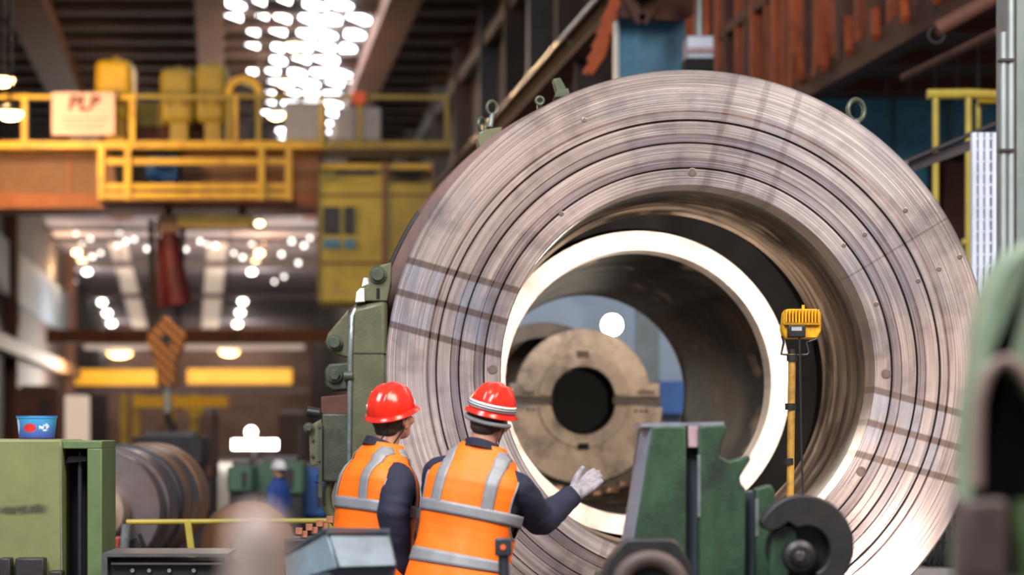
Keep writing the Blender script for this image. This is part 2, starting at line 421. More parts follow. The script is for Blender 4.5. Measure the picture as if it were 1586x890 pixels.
wl = part('wall_left', 'wall_brown', None, lambda b: b.add([Hh(-8.5, 24, -CH), Hh(-8.5, 172, -CH), Hh(-8.5, 172, 11), Hh(-8.5, 24, 11), Hh(-9, 24, -CH), Hh(-9, 172, -CH), Hh(-9, 172, 11), Hh(-9, 24, 11)],
    [(0,1,2,3),(4,5,6,7),(0,1,5,4),(1,2,6,5),(2,3,7,6),(3,0,4,7)]), kind='structure')
part('window_strip', 'window_dull', wl, lambda b: b.beam(Hh(-8.4, 75, 6.4), Hh(-8.4, 125, 6.4), .2, 2.2))
for Dp in (64, 90, 125):
    part('wall_column', 'brown_beam', wl, lambda b: b.beam(Hh(-8.3, Dp, -CH), Hh(-8.3, Dp, 10.5), .6, .6))
part('runway_rail', 'girder', wl, lambda b: b.beam(Hh(-7.9, 60, 3.2), Hh(-7.9, 150, 3.2), .5, .55))
wr = part('wall_right', 'wall_brown', None, lambda b: b.add([Hh(7, 42, -CH), Hh(7, 172, -CH), Hh(7, 172, 11), Hh(7, 42, 11), Hh(7.5, 42, -CH), Hh(7.5, 172, -CH), Hh(7.5, 172, 11), Hh(7.5, 42, 11)],
    [(0,1,2,3),(4,5,6,7),(0,1,5,4),(1,2,6,5),(2,3,7,6),(3,0,4,7)]), kind='structure')
for Dp, m in ((44, 'shaded_brown'), (48, 'dark_steel'), (52, 'shaded_brown'), (57, 'dark_steel'), (63, 'shaded_brown'), (70, 'dark_steel'), (80, 'shaded_brown')):
    part('wall_column', m, wr, lambda b: b.beam(Hh(6.8, Dp, -CH), Hh(6.8, Dp, 10.9), .5, .5))
for hz in (9.8,):
    part('wall_rail', 'shaded_brown', wr, lambda b: b.beam(Hh(6.75, 42, hz), Hh(6.75, 120, hz), .25, .3))
# right-hand runway girder with its rail
rw = thing('runway_girder', 'long brown crane runway girder with shiny rail rising behind the big ring', 'girder', Hh(4.95, 30, -CH))
part('web', 'shaded_brown', rw, lambda b: b.beam(Hh(4.95, 17, 5.28), Hh(4.95, 72, 5.28), .14, .34))
part('flange', 'brown_beam', rw, lambda b: b.beam(Hh(4.95, 17, 5.1), Hh(4.95, 72, 5.1), .4, .05))
part('flange', 'brown_beam', rw, lambda b: b.beam(Hh(4.95, 17, 5.46), Hh(4.95, 72, 5.46), .36, .05))
part('rail', 'bright_metal', rw, lambda b: b.beam(Hh(4.9, 17, 5.54), Hh(4.9, 72, 5.54), .1, .12))
for Dp in (31, 38, 46, 56): part('column', 'shaded_brown', rw, lambda b: b.beam(Hh(5.05, Dp, -CH), Hh(5.05, Dp, 5.07), .35, .35))
for (x, y) in ((865, 69), (883, 46), (884, 63), (832, 112), (789, 167)):
    Dd = 4.95*F/(x-340) ; p = P(x, y, Dd-.4)
    part('rail_lamp', 'lamp_warm' if x == 865 else 'lattice_white', rw, lambda b: b.ell(p, (.045,.045,.045), None, 10, 8))

# ================================================================== lamps of the hall
ORD = ('topmost', 'second', 'third', 'fourth', 'fifth', 'sixth', 'seventh', 'eighth', 'lowest')
def bulb(px, py, Dd, r, m, label, group=None, sx=1.5, light=0, shade=True, stand=False):
    p = P(px, py, Dd); t = thing('hanging_lamp', label, 'lamp', p, 0, group)
    part('bulb', m, t, lambda b: b.ell(p, (r*sx, r*sx, r*.8), None, 14, 10))
    if shade: part('shade', 'lamp_shade', t, lambda b: b.lathe([(r*sx*1.15, 0), (r*.9, r*.7), (r*.25, r*1.1), (.0001, r*1.12)], p+Vector((0,0,r*.1)), 'Z', 16))
    zt = CH+ROOFH if Dd < 112 else CH+14.37-.037*Dd
    part('rod', 'dark_steel', t, lambda b: b.cyl(p+Vector((0,0,r*.7 if not stand else 0)), Vector((p.x, p.y, zt if not stand else 0)), .03, n=6))
    if light:
        l = bpy.data.lights.new('lamp_light', 'POINT'); l.energy = light; l.color = (1, .6, .3) if m == 'lamp_warm' else (1, .9, .8); l.shadow_soft_size = r*1.2
        o = bpy.data.objects.new('lamp_light', l); COL.objects.link(o); o.parent = t; o.location = (0, 0, -r*1.6 if Dd < 100 else -1.6)
for k, (x, y, m, lt) in enumerate(((107, 371, 'lamp_warm', 500), (119, 391, 'lamp_warm', 0), (127, 405, 'lamp_warm', 0), (135, 421, 'lamp_white', 260), (158, 468, 'lamp_white', 0), (166, 485, 'lamp_white', 0), (173, 501, 'lamp_white', 260))):
    q = FR(x, y); bulb(x, y, q.y-2, 4.6/F*q.y, m, '%s lamp in the left slanting row of small lamps under the far roof' % ('lowest' if k == 6 else ORD[k]), 'left row of far hall lamps', 1.3, lt, False)
for k, (x, y, m, lt) in enumerate(((402, 320, 'lamp_warm', 0), (402, 346, 'lamp_warm', 0), (408, 373, 'lamp_warm', 500), (402, 392, 'lamp_warm', 0), (396, 406, 'lamp_warm', 0), (390, 421, 'lamp_white', 260), (376, 467, 'lamp_white', 0), (372, 484, 'lamp_white', 0), (368, 502, 'lamp_white', 260))):
    q = FR(x, y) if y > 350 else P(x, y, 60 if y < 330 else 63); bulb(x, y, q.y-2, 4.6/F*q.y, m, '%s lamp in the right row of small lamps under the far roof' % ORD[k], 'right row of far hall lamps', 1.3, lt, False)
for k, (x, y, dd) in enumerate(((455, 71, 58), (444, 128, 63), (428, 178, 68))):
    bulb(x, y, dd, 8/F*dd, 'lamp_warm', '%s of three warm lamps in front of the slanted white skylight panes' % ('highest', 'middle', 'lowest')[k], 'lamps before the skylight', 1.6, 300)
bulb(4, 124, 42, .14, 'lamp_warm', 'large orange lamp at the left picture edge above the crane handrail', None, 1.5, 520)
bulb(16, 176, 41, .14, 'lamp_warm', 'large orange lamp left of the white signboard below the crane handrail', None, 1.6, 680)
bulb(185, 546, 110, .3, 'lamp_dim', 'dim orange lamp left of the striped hook block under the far beam', None, 2.0, 3800)
bulb(355, 543, 110, .3, 'lamp_dim', 'dim orange lamp right of the striped hook block under the far beam', None, 1.6, 3800)
bulb(330, 690, 38, .08, 'lamp_white', 'small upright white lamp left of the bright lamp bar', None, .9, 0, False, True)
t = thing('strip_lamp', 'bright white lamp bar with one bulb on top above the green machines', 'lamp', P(394, 700, 40))
part('tube', 'lamp_white', t, lambda b: b.cyl(P(360, 688, 40), P(430, 688, 40), .085, n=12))
part('bulb', 'lamp_white', t, lambda b: b.ell(P(389, 669, 40), (.1, .1, .1), None, 14, 10))
part('bracket', 'dark_steel', t, lambda b: b.beam(P(394, 692, 40.2), P(394, 668+CH*F/40.2, 40.2), .1, .1))

# ================================================================== overhead crane
CD = 45.0
cr = thing('overhead_crane', 'yellow overhead travelling crane with handrails and brown box girder', 'crane', P(250, 345, CD))
def rail(x0, y0, x1, y1, th, name='rail', m='crane_yellow', D=CD, par=cr):
    return part(name, m, par, lambda b: b.beam(P(x0, y0, D), P(x1, y1, D), th/F*D, th/F*D))
part('main_girder', 'girder', cr, lambda b: b.pbox(-260, 230, 495, 305, CD+.8, 1.0))
for x in (105, 300): part('girder_joint', 'girder_flange', cr, lambda b: b.pbox(x, 232, x+4, 303, CD+.75, .06))
part('lower_flange', 'girder_flange', cr, lambda b: b.pbox(-260, 300, 495, 322, CD+.5, 1.5))
part('deck_edge', 'crane_yellow', cr, lambda b: b.pbox(-260, 218, 500, 230, CD, 1.6))
part('deck_edge', 'crane_olive', cr, lambda b: b.pbox(500, 218, 700, 230, CD, 1.6))  # olive stretch puts the dimmer light at the right end into the colour
for x in (-120, 38, 205, 365, 498, 557, 692): rail(x, 146, x, 222, 9 if x < 300 else 7, 'rail_post', 'crane_yellow' if x < 540 else 'crane_olive')  # right-hand posts take the same dimmed colour
for (x0, x1, m) in ((-200, 205, 'crane_yellow'), (205, 365, 'crane_olive'), (365, 498, 'crane_olive'), (498, 695, 'crane_olive')):  # one yellow handrail, its dim right part coloured olive in place of shade
    rail(x0, 149, x1, 151, 6, 'handrail', m)
for y, th in ((250, 10), (289, 9), (303, 10)): rail(153, y, 452, y, th, 'walkway_rail', 'crane_yellow', CD-.6)
for x in (157, 198, 405, 447): rail(x, 226, x, 310, 10, 'walkway_post', 'crane_yellow', CD-.65)
part('walkway_floor', 'girder_flange', cr, lambda b: b.pbox(150, 305, 455, 311, CD-.6, 1.2))
# driver's cab
cab = part('cab', 'cab_yellow', cr, lambda b: b.pbox(491, 282, 672, 468, CD-.4, 2.0), bevel=.04)
for (x0, x1) in ((491, 494), (592, 600), (668, 672)): part('corner_post', 'girder', cab, lambda b: b.pbox(x0, 250, x1, 468, CD-.45, .1))
part('cab_roof_rail', 'crane_yellow', cab, lambda b: b.pbox(491, 253, 672, 262, CD-.4, 1.9))
part('vent', 'dark_steel', cab, lambda b: b.pbox(520, 263, 582, 270, CD-.3, .2))
part('vent', 'black_void', cab, lambda b: b.pprism([(606, 264), (660, 264), (648, 277), (618, 277)], CD-.46, .1))
part('upper_panel', 'cab_yellow', cab, lambda b: b.pbox(495, 262, 600, 285, CD-.2, .2))
for (x0, y0, x1, y1) in ((501, 320, 526, 362), (533, 320, 549, 362), (501, 370, 526, 384), (534, 370, 549, 384)):
    part('window_pane', 'steel_blue_paint' if y0 > 360 else 'dark_steel', cab, lambda b: b.pbox(x0, y0, x1, y1, CD-.46, .08))
for y in (300, 405): part('panel_seam', 'girder', cab, lambda b: b.pbox(495, y, 668, y+3, CD-.44, .06))
# machinery on deck
def motor(px0, py0, px1, py1, m, label, D):
    a = P(px0, py1, D); b_ = P(px1, py0, D); wd = b_.x-a.x; ht = b_.z-a.z; c = (a+b_)/2
    t = thing('hoist_motor', label, 'motor', (c.x, D+.5, a.z))
    part('casing', m, t, lambda b: b.box((c.x, D+.5, a.z+ht*.62), (wd, .9, ht*.76)), bevel=wd*.2)
    part('foot', m, t, lambda b: b.box((c.x+wd*.05, D+.5, a.z+ht*.13), (wd*.5, .7, ht*.27)))
    for s_ in (-.22, .22): part('port', 'girder', t, lambda b: b.cyl((c.x+s_*wd, D+.02, a.z+ht*.5), (c.x+s_*wd, D+.2, a.z+ht*.5), wd*.08, n=12))
    part('cap', m, t, lambda b: b.cyl((c.x, D+.5, a.z+ht*.95), (c.x, D+.5, a.z+ht*1.06), wd*.12, n=12))
motor(145, 90, 203, 216, 'crane_yellow', 'tall rounded yellow motor standing behind the white signboard', CD+.4)
motor(246, 104, 300, 217, 'crane_olive', 'olive yellow hoist motor in the middle of the crane deck', CD+.5)
motor(301, 97, 350, 217, 'crane_olive', 'olive yellow gear housing left of the arched guard', CD+.6)
t = thing('arched_guard', 'yellow arched wheel guard on the crane deck below the skylight', 'guard', P(377, 217, CD+.2))
arc = [(377+29*math.cos(math.radians(a)), 145-29*math.sin(math.radians(a))) for a in range(-10, 191, 20)]
arci = [(377+19*math.cos(math.radians(a)), 145-17*math.sin(math.radians(a))) for a in range(190, -11, -20)]
part('arch', 'crane_yellow', t, lambda b: b.pprism(arc+arci, CD+.2, .4))
part('wheel', 'dark_steel', t, lambda b: b.cyl(P(377, 150, CD+.25), P(377, 150, CD+.5), .22))
part('leg', 'crane_olive', t, lambda b: b.pbox(350, 148, 358, 217, CD+.2, .3)); part('leg', 'crane_olive', t, lambda b: b.pbox(396, 148, 404, 217, CD+.2, .3))
part('base_block', 'dark_steel', t, lambda b: b.pbox(345, 190, 410, 217, CD+.3, .5))
t = thing('machine_bed', 'low olive machine frame on the crane deck between motor and guard', 'machine', P(265, 217, CD+1.6))
part('frame', 'crane_olive', t, lambda b: b.pbox(210, 160, 345, 196, CD+1.6, .4)); part('base', 'rust_brown', t, lambda b: b.pbox(205, 195, 350, 217, CD+1.6, .4))
for x in (270, 320): part('opening', 'dark_steel', t, lambda b: b.pbox(x-8, 166, x+8, 184, CD+1.55, .06))
part('equipment_case', 'grey_panel', None, lambda b: b.pbox(440, 158, 505, 217, CD+.5, .6), bevel=.03, label='plain grey equipment case on the crane deck under the skylight', cat='case')
part('equipment_case', 'grey_panel', None, lambda b: b.pbox(522, 166, 590, 217, CD+.5, .6), bevel=.03, label='grey equipment case beside the red lamp box on the crane', cat='case')
part('warning_box', 'orange_red', None, lambda b: [b.pbox(546, 141, 567, 160, CD-.1, .3), b.pbox(553, 160, 560, 218, CD+.0, .1)], bevel=.02, label='small orange red box on a post of the crane handrail', cat='box')
t = thing('blue_motor', 'blue electric motor in a dark recess behind the crane walkway rails', 'motor', P(250, 305, CD+.2))
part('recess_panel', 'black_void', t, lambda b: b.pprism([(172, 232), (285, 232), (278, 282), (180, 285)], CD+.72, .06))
part('body', 'machine_blue', t, lambda b: b.cyl(P(232, 262, CD+.35), P(275, 262, CD+.35), .27))
part('end_cap', 'machine_blue', t, lambda b: b.cyl(P(228, 262, CD+.35), P(233, 262, CD+.35), .22))
part('foot', 'dark_steel', t, lambda b: b.pbox(235, 280, 272, 303, CD+.2, .4))
# signboard
t = thing('signboard', 'white signboard with faded dark lettering hung on the crane handrail', 'sign', P(129, 208, CD-.25))
part('board', 'signboard', t, lambda b: b.pbox(80, 143, 178, 209, CD-.2, .05), bevel=.01)
def text(parent, body, px, py, D, h, m, shear=0):
    cu = bpy.data.curves.new('lettering', 'FONT'); cu.body = body; cu.size = h/F*D*1.4; cu.align_x = 'CENTER'; cu.align_y = 'CENTER'; cu.extrude = .004; cu.offset = .012*h/20; cu.shear = shear
    o = bpy.data.objects.new('lettering', cu); COL.objects.link(o); dg = bpy.context.evaluated_depsgraph_get()
    me = bpy.data.meshes.new_from_object(o.evaluated_get(dg)); bpy.data.objects.remove(o)
    n = bpy.data.objects.new('lettering', me); COL.objects.link(n); n.parent = parent
    n.rotation_euler = (PI/2, 0, 0); n.location = P(px, py, D)-parent.location; me.materials.clear(); me.materials.append(MATS[m]); return n
text(t, 'PLB', 130, 161, CD-.23, 23, 'sign_ink', .12)
for y, x0, x1 in ((182, 98, 168), (190, 96, 164), (198, 100, 160)): part('printed_line', 'red_fabric', t, lambda b: b.pbox(x0, y, x1, y+1.2, CD-.215, .02))
# hoist trolley, cover, ropes and block
t = thing('hoist_trolley', 'yellow trolley beam slung under the crane girder', 'trolley', P(318, 350, CD+.6))
part('beam', 'crane_yellow', t, lambda b: b.pbox(246, 334, 390, 351, CD+.6, .6)); part('hanger', 'dark_steel', t, lambda b: b.pbox(255, 320, 265, 336, CD+.8, .2)); part('hanger', 'dark_steel', t, lambda b: b.pbox(370, 320, 380, 336, CD+.8, .2))
part('end_plate', 'girder', t, lambda b: b.pbox(246, 332, 274, 360, CD+.5, .1))
t = thing('hook_block', 'striped yellow and black hook block hanging on ropes', 'hook block', P(258, 600, CD+.8))
nt = NT('hazard_stripe'); co = nt.coord(); wv = nt.n('ShaderNodeTexWave'); wv.wave_type = 'BANDS'; wv.bands_direction = 'DIAGONAL'; wv.inputs['Scale'].default_value = 2.9; nt.l(co, wv.inputs['Vector'])
nt.l(nt.mix(nt.ramp(wv.outputs['Fac'], .45, .55), S(190, 124, 28), S(70, 50, 32)), nt.b.inputs['Base Color']); nt.b.inputs['Roughness'].default_value = .5; MATS['hazard_stripe'] = nt.m
part('cheek_plate', 'hazard_stripe', t, lambda b: b.pprism([(256, 488), (288, 518), (284, 535), (272, 560), (272, 598), (243, 598), (240, 560), (225, 522)], CD+.7, .35), bevel=.02)
part('sheave_pin', 'dark_steel', t, lambda b: b.cyl(P(257, 523, CD+.62), P(257, 523, CD+1.1), .09))
part('shank', 'pipe_grey', t, lambda b: b.cyl(P(259, 598, CD+.87), P(260, 640, CD+.87), .08))
part('hook', 'dark_steel', t, lambda b: b.tube([P(260, 636, CD+.87), P(261, 650, CD+.87), P(268, 662, CD+.87), P(262, 674, CD+.87), P(252, 672, CD+.87), P(249, 664, CD+.87)], [.08, .09, .1, .1, .07, .03], 10))
for (x0, x1) in ((236, 240), (244, 246), (286, 278), (281, 270), (232, 234)): part('rope', 'rope', t, lambda b: b.cyl(P(x0, 340, CD+.85), P(x1, 508, CD+.85), .035, n=6))
t = thing('rope_cover', 'dark red fabric cover hanging beside the hoist ropes', 'cover', P(270, 475, CD+.7))
def drape(b, pts, D, dep):
    b.pprism(pts, D, dep)
part('cover_panel', 'red_fabric', t, lambda b: b.tube([P(262, 358, CD+.75), P(266, 400, CD+.72), P(272, 440, CD+.7), P(277, 472, CD+.7)], [.17, .21, .25, .26], 12))
part('cover_panel', 'red_fabric', t, lambda b: b.tube([P(252, 370, CD+.8), P(250, 420, CD+.8), P(251, 476, CD+.8)], [.07, .1, .09], 10))

# far cranes and jibs
part('far_crane_beam', 'girder_flange', None, lambda b: [b.pbox(72, 510, 560, 531, 95, 1.2)], label='orange beam of a distant crane behind the hook block', cat='beam')
part('far_crane_walkway', 'translucent_glow', None, lambda b: [b.pbox(130, 533, 470, 540, 96, .6)], label='pale walkway strip just under the distant orange beam', cat='walkway')  # walkway is brightened by its own emission, it is no lamp
part('far_crane_beam', 'far_yellow', None, lambda b: [b.pbox(103, 572, 243, 596, 125, 1.2)], label='distant yellow crane beam left of the hook block', cat='beam')
part('far_crane_beam', 'far_yellow', None, lambda b: [b.pbox(290, 571, 452, 594, 125, 1.2)], label='distant yellow crane beam right of the hook block', cat='beam')
part('far_crane_beam', 'purlin', None, lambda b: [b.pbox(60, 600, 480, 610, 135, 1.2)], label='thin grey beam below the distant yellow crane beams', cat='beam')
t = thing('jib_frame', 'yellow jib frame standing behind the large steel roll', 'frame', P(265, 690, 60))
part('boom', 'far_yellow', t, lambda b: b.pbox(206, 613, 352, 630, 60, .4))
for x in (191, 210, 266, 300): part('post', 'crane_yellow', t, lambda b: b.pbox(x-5, 610, x+5, 757, 60.1, .25))
part('gusset', 'crane_yellow', t, lambda b: b.pprism([(284, 630), (318, 630), (306, 648), (296, 648)], 60, .2))

# ================================================================== upper right: platform, columns, pipes
pf = thing('gantry_platform', 'rusty orange gantry platform with slatted side above the big ring', 'platform', Hh(7.6, 26, 4.4))
part('edge_beam', 'rust_brown', pf, lambda b: b.beam(Hh(7.62, 17, 4.45), Hh(7.62, 37, 4.45), .16, .32))
part('soffit', 'rust_brown', pf, lambda b: b.beam(Hh(9.6, 17, 4.62), Hh(9.6, 33, 4.62), 4.0, .1))
part('back_panel', 'rust_brown', pf, lambda b: b.beam(Hh(7.95, 17, 6.1), Hh(7.95, 37, 6.1), .08, 3.4))
part('mid_rail', 'rust_brown', pf, lambda b: b.beam(Hh(7.6, 17, 6.0), Hh(7.6, 37, 6.0), .1, .14))
for k in range(7):
    Dp = 18.5+k*2.2
    part('joist', 'rust_brown', pf, lambda b: b.beam(Hh(7.7, Dp, 4.5), Hh(11.6, Dp, 4.5), .2, .18))
rnd = random.Random(11)
for k in range(26):
    Dp = 22.2+k*.58+rnd.uniform(-.12, .12)
    part('slat', 'rust_orange' if rnd.random() < .7 else 'rust_brown', pf, lambda b: b.beam(Hh(7.62, Dp, 4.5), Hh(7.62, Dp, 7.6), rnd.uniform(.1, .2), rnd.uniform(.12, .3)))
for k in range(7):
    Dp = 22.5+k*1.1; part('bracket', 'rust_orange', pf, lambda b: b.beam(Hh(7.5, Dp, 4.5), Hh(7.62, Dp+.5, 5.0), .1, .1))
t = thing('gantry_column', 'blue painted steel column left of the rusty platform', 'column', P(1005, 668+CH*F/27, 27))
part('shaft', 'steel_blue_paint', t, lambda b: b.pbox(957, 22, 1062, 668+CH*F/27, 27, .5)); part('edge', 'pipe_grey', t, lambda b: b.pbox(953, 24, 959, 668+CH*F/27, 26.9, .3))
t = thing('bracing', 'brown steel bracing across the top of the blue column', 'bracing', P(985, 40, 26.5))
part('brace', 'brown_beam', t, lambda b: b.beam(P(968, -10, 26.4), P(994, 34, 26.4), .12, .12)); part('brace', 'brown_beam', t, lambda b: b.beam(P(994, 34, 26.4), P(1026, -14, 26.4), .12, .12))
part('top_plate', 'rust_brown', t, lambda b: b.pprism([(955, -10), (1075, -10), (1075, 20), (1050, 32), (955, 26)], 26.5, .2))
t = thing('switch_box', 'pale switch box below two vertical pipes by the blue column', 'box', P(1085, 105, 25.5))
part('box', 'lattice_white', t, lambda b: b.pbox(1064, 55, 1106, 90, 25.5, .4), bevel=.02); part('stripe', 'pink_primer', t, lambda b: b.pbox(1065, 73, 1106, 81, 25.45, .1)); part('lower_box', 'black_void', t, lambda b: b.pbox(1062, 90, 1106, 108, 25.5, .4))
part('pipe', 'pipe_grey', t, lambda b: b.cyl(P(1083, 56, 25.6), P(1083, -30, 25.6), .045)); part('pipe', 'rust_orange', t, lambda b: b.cyl(P(1094, 56, 25.6), P(1094, -30, 25.6), .04))
part('rust_lattice', 'rust_orange', None, lambda b: [b.tube([P(905+k*7+dx, 115-k*20, 24.5), P(925+k*6+dx, 85-k*20, 24.5), P(938+k*2, 70-k*19, 24.5)], .035, 8) for k in range(5) for dx in (0, 9)], label='orange rusty lattice curls beside the runway girder and blue column', cat='lattice')
# blue wall behind platform end
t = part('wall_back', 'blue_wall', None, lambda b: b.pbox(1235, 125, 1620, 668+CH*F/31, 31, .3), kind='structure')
for x in (1320, 1385, 1470): part('wall_seam', 'column_grey', t, lambda b: b.pbox(x, 130, x+3, 420, 30.95, .06))
part('doorway', 'black_void', t, lambda b: b.pbox(1440, 235, 1545, 470, 30.9, .1)); part('rust_panel', 'rust_brown', t, lambda b: b.pbox(1462, 250, 1500, 470, 30.8, .1))
t = thing('yellow_guardrail', 'yellow guard rail on posts right of the big ring', 'railing', P(1490, 668+CH*F/20, 20))
for x in (1449, 1500, 1515): part('post', 'yellow_rail', t, lambda b: b.cyl(P(x, 148 if x < 1510 else 160, 20 if x < 1510 else 20.6), P(x, 668+CH*F/20, 20 if x < 1510 else 20.6), .03 if x != 1515 else .024, n=10))
part('rail', 'yellow_rail', t, lambda b: b.tube([P(1436, 146, 20), P(1500, 145, 20), P(1560, 148, 19.9)], .045, 10)); part('rail', 'yellow_rail', t, lambda b: b.cyl(P(1490, 375, 20), P(1560, 375, 20), .03)); part('rail', 'crane_yellow', t, lambda b: b.cyl(P(1515, 152, 20.5), P(1560, 153, 20.5), .05))
t = thing('stair_handrail', 'grey sloping handrail in front of the yellow guard rail', 'handrail', P(1405, 250, 18))
part('rail', 'dark_steel', t, lambda b: b.cyl(P(1400, 252, 18), P(1555, 186, 18), .02)); [part('post', 'column_grey', t, lambda b: b.cyl(P(x, 250, 18), P(x, 668+CH*F/18, 18), .025)) for x in (1402, 1552)]
part('web', 'dark_steel', t, lambda b: b.beam(P(1400, 262, 18.1), P(1555, 206, 18.1), .05, .08))
t = thing('cable_ladder', 'pale vertical cable ladder beside the grey pipes', 'ladder', P(1526, 668+CH*F/16, 16))
for x in (1510, 1520, 1530, 1541): part('rail', 'lattice_white', t, lambda b: b.pbox(x-4, 205, x+3, 668+CH*F/16, 16, .06))
for k in range(16): part('rung', 'lattice_white', t, lambda b: b.pbox(1508, 212+k*18, 1544, 216+k*18, 16.02, .03))
part('back_strip', 'grey_panel', t, lambda b: b.pbox(1508, 205, 1545, 668+CH*F/16, 16.06, .03))
t = thing('grey_column', 'grey steel column with two conduits at the right picture edge', 'column', P(1585, 668+CH*F/14, 14))
part('shaft', 'column_grey', t, lambda b: b.pbox(1575, -60, 1680, 668+CH*F/14, 14, .5)); part('dark_gap', 'black_void', t, lambda b: b.pbox(1569, -60, 1576, 668+CH*F/14, 14.1, .3))
for x in (1554, 1566): part('conduit', 'pipe_grey', t, lambda b: b.cyl(P(x, -60 if x > 1560 else 50, 14), P(x, 668+CH*F/14, 14), .02, n=12))
for y in (90, 230): part('clip', 'dark_steel', t, lambda b: b.pbox(1549, y, 1572, y+4, 13.96, .08))
t = thing('ceiling_pipe', 'brown pipe slung under the gantry platform with a hook end', 'pipe', P(1500, 30, 20))
part('pipe', 'brown_beam', t, lambda b: b.cyl(P(1450, 46, 20), P(1548, -8, 20), .07)); part('pipe', 'rust_brown', t, lambda b: b.cyl(P(1400, 120, 22), P(1548, 48, 19), .04)); part('hook', 'dark_steel', t, lambda b: b.torus(P(1450, 54, 20), .07, .012))
for k, (x, y0, y1) in enumerate(((1373, 118, 200), (1408, 116, 200), (1448, 72, 150), (1483, 72, 160), (1515, 38, 150))):
    part('hanger_wire', 'column_grey', None, lambda b: (lambda DW: b.cyl(Vector((P(x, y0, DW).x, DW, CH+4.57)), P(x, y1, DW), .008, n=6))(4.57*F/(668-y0)), label='%s hanger wire from the left below the rusty platform' % ('first', 'second', 'third', 'fourth', 'fifth')[k], cat='wire', group='hanger wires under the platform')

# ================================================================== the big lathe: faceplate ring, hollow forging, housing
AX = P(1066, 576, 12.0); PXM = F/12.0                 # axis point in the faceplate's front plane, px per metre there
def rp(r): return r/PXM
fp = thing('lathe_faceplate', 'huge round steel faceplate with concentric grooves and an open bore', 'faceplate', (AX.x, AX.y, AX.z))
bands = [(469, 403.6, .012, .0), (403.2, 391.6, .008, .0), (390, 369, .018, 0), (368.8, 356.6, .014, 0), (355, 332, .02, 0), (331.8, 317.6, .016, 0), (316, 290, .022, 0)]
for i, (ro, ri, dy, _) in enumerate(bands):
    ro, ri = rp(ro), rp(ri); ch = .008 if i == 0 else .003
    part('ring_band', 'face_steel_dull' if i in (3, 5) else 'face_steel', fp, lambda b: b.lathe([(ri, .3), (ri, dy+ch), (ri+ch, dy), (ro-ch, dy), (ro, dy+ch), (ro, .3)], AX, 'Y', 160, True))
part('groove_floor', 'bore_shade', fp, lambda b: b.lathe([(rp(291), .034), (rp(468), .034), (rp(468), .29), (rp(291), .29)], AX, 'Y', 128, True))
part('bore_wall', 'bore_steel', fp, lambda b: b.lathe([(rp(290), .28), (rp(290), 1.45), (rp(286), 1.47), (rp(286), 1.5), (rp(292), 1.52), (rp(470), 1.52), (rp(470), .28)], AX, 'Y', 160, True))
D1R = 12/.814-12+.1
part('bore_collar', 'bore_shade', fp, lambda b: b.lathe([(rp(345), 1.53), (rp(345), D1R), (rp(291), D1R), (rp(291), D1R+.05), (rp(360), D1R+.05), (rp(360), 1.53)], AX, 'Y', 128, True))
for (x, y, r) in ((763, 571, 8), (1374, 578, 8), (1073, 266, 7), (1335, 730, 8), (1308, 379, 3.5), (1340, 362, 4), (1403, 325, 4), (1455, 416, 4), (1423, 434, 4), (1487, 397, 4), (1358, 470, 4), (870, 330, 4), (905, 185, 4)):
    p = P(x, y, 12.0); rr = math.hypot(x-1066, y-576)
    dy = [b_[2] for b_ in bands if b_[0] >= rr >= b_[1]-4][-1]
    part('plug', 'plug_grey', fp, lambda b: b.lathe([(.0001, dy-.002), (r/PXM*.62, dy-.002), (r/PXM*.7, dy-.004), (r/PXM, dy-.003), (r/PXM, dy+.03)], (p.x, 12.0, p.z), 'Y', 20))
# hollow forging inside
s1 = .814; D1 = 12/s1-12; R1 = rp(253); D2 = 12/.613-12
hf = thing('hollow_forging', 'hollow steel cylinder with a bright end face deep inside the faceplate', 'cylinder', (AX.x, AX.y+D1, AX.z))
part('end_face', 'end_steel', hf, lambda b: b.lathe([(R1, D1), (rp(289.5), D1), (rp(289.5), D1+.3), (R1, D1+.3)], AX, 'Y', 160, True))
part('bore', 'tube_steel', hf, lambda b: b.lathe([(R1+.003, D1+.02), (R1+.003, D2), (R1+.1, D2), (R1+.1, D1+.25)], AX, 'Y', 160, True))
part('rim', 'bore_steel', hf, lambda b: b.torus(AX+Vector((0, D2, 0)), R1+.03, .035, 'Y', 128, 10))
# drum behind the faceplate
dr = thing('headstock_drum', 'brown painted drum rim behind the left edge of the faceplate', 'drum', (AX.x, 12.9, 0))
part('drum_rim', 'housing_brown', dr, lambda b: b.lathe([(1.66, .95), (1.705, .97), (1.705, 1.45), (1.75, 1.5), (1.75, 1.9), (1.65, 1.9), (1.62, .95)], AX, 'Y', 160, True))
part('rim_strip', 'dark_steel', dr, lambda b: b.tube([AX+Vector((1.72*math.cos(a), 1.2, 1.72*math.sin(a))) for a in [math.radians(q) for q in range(146, 164, 2)]], .02, 8))
part('pedestal', 'casting_dark', dr, lambda b: b.box((AX.x, 14.2, .1), (3.0, 1.6, .2)))
part('pedestal_saddle', 'casting_dark', dr, lambda b: b.prism([(AX.x-1.5, 0), (AX.x+1.5, 0), (AX.x+1.2, .5), (AX.x+.6, .27), (AX.x, .2), (AX.x-.6, .27), (AX.x-1.2, .5)], 13.0, 13.8))
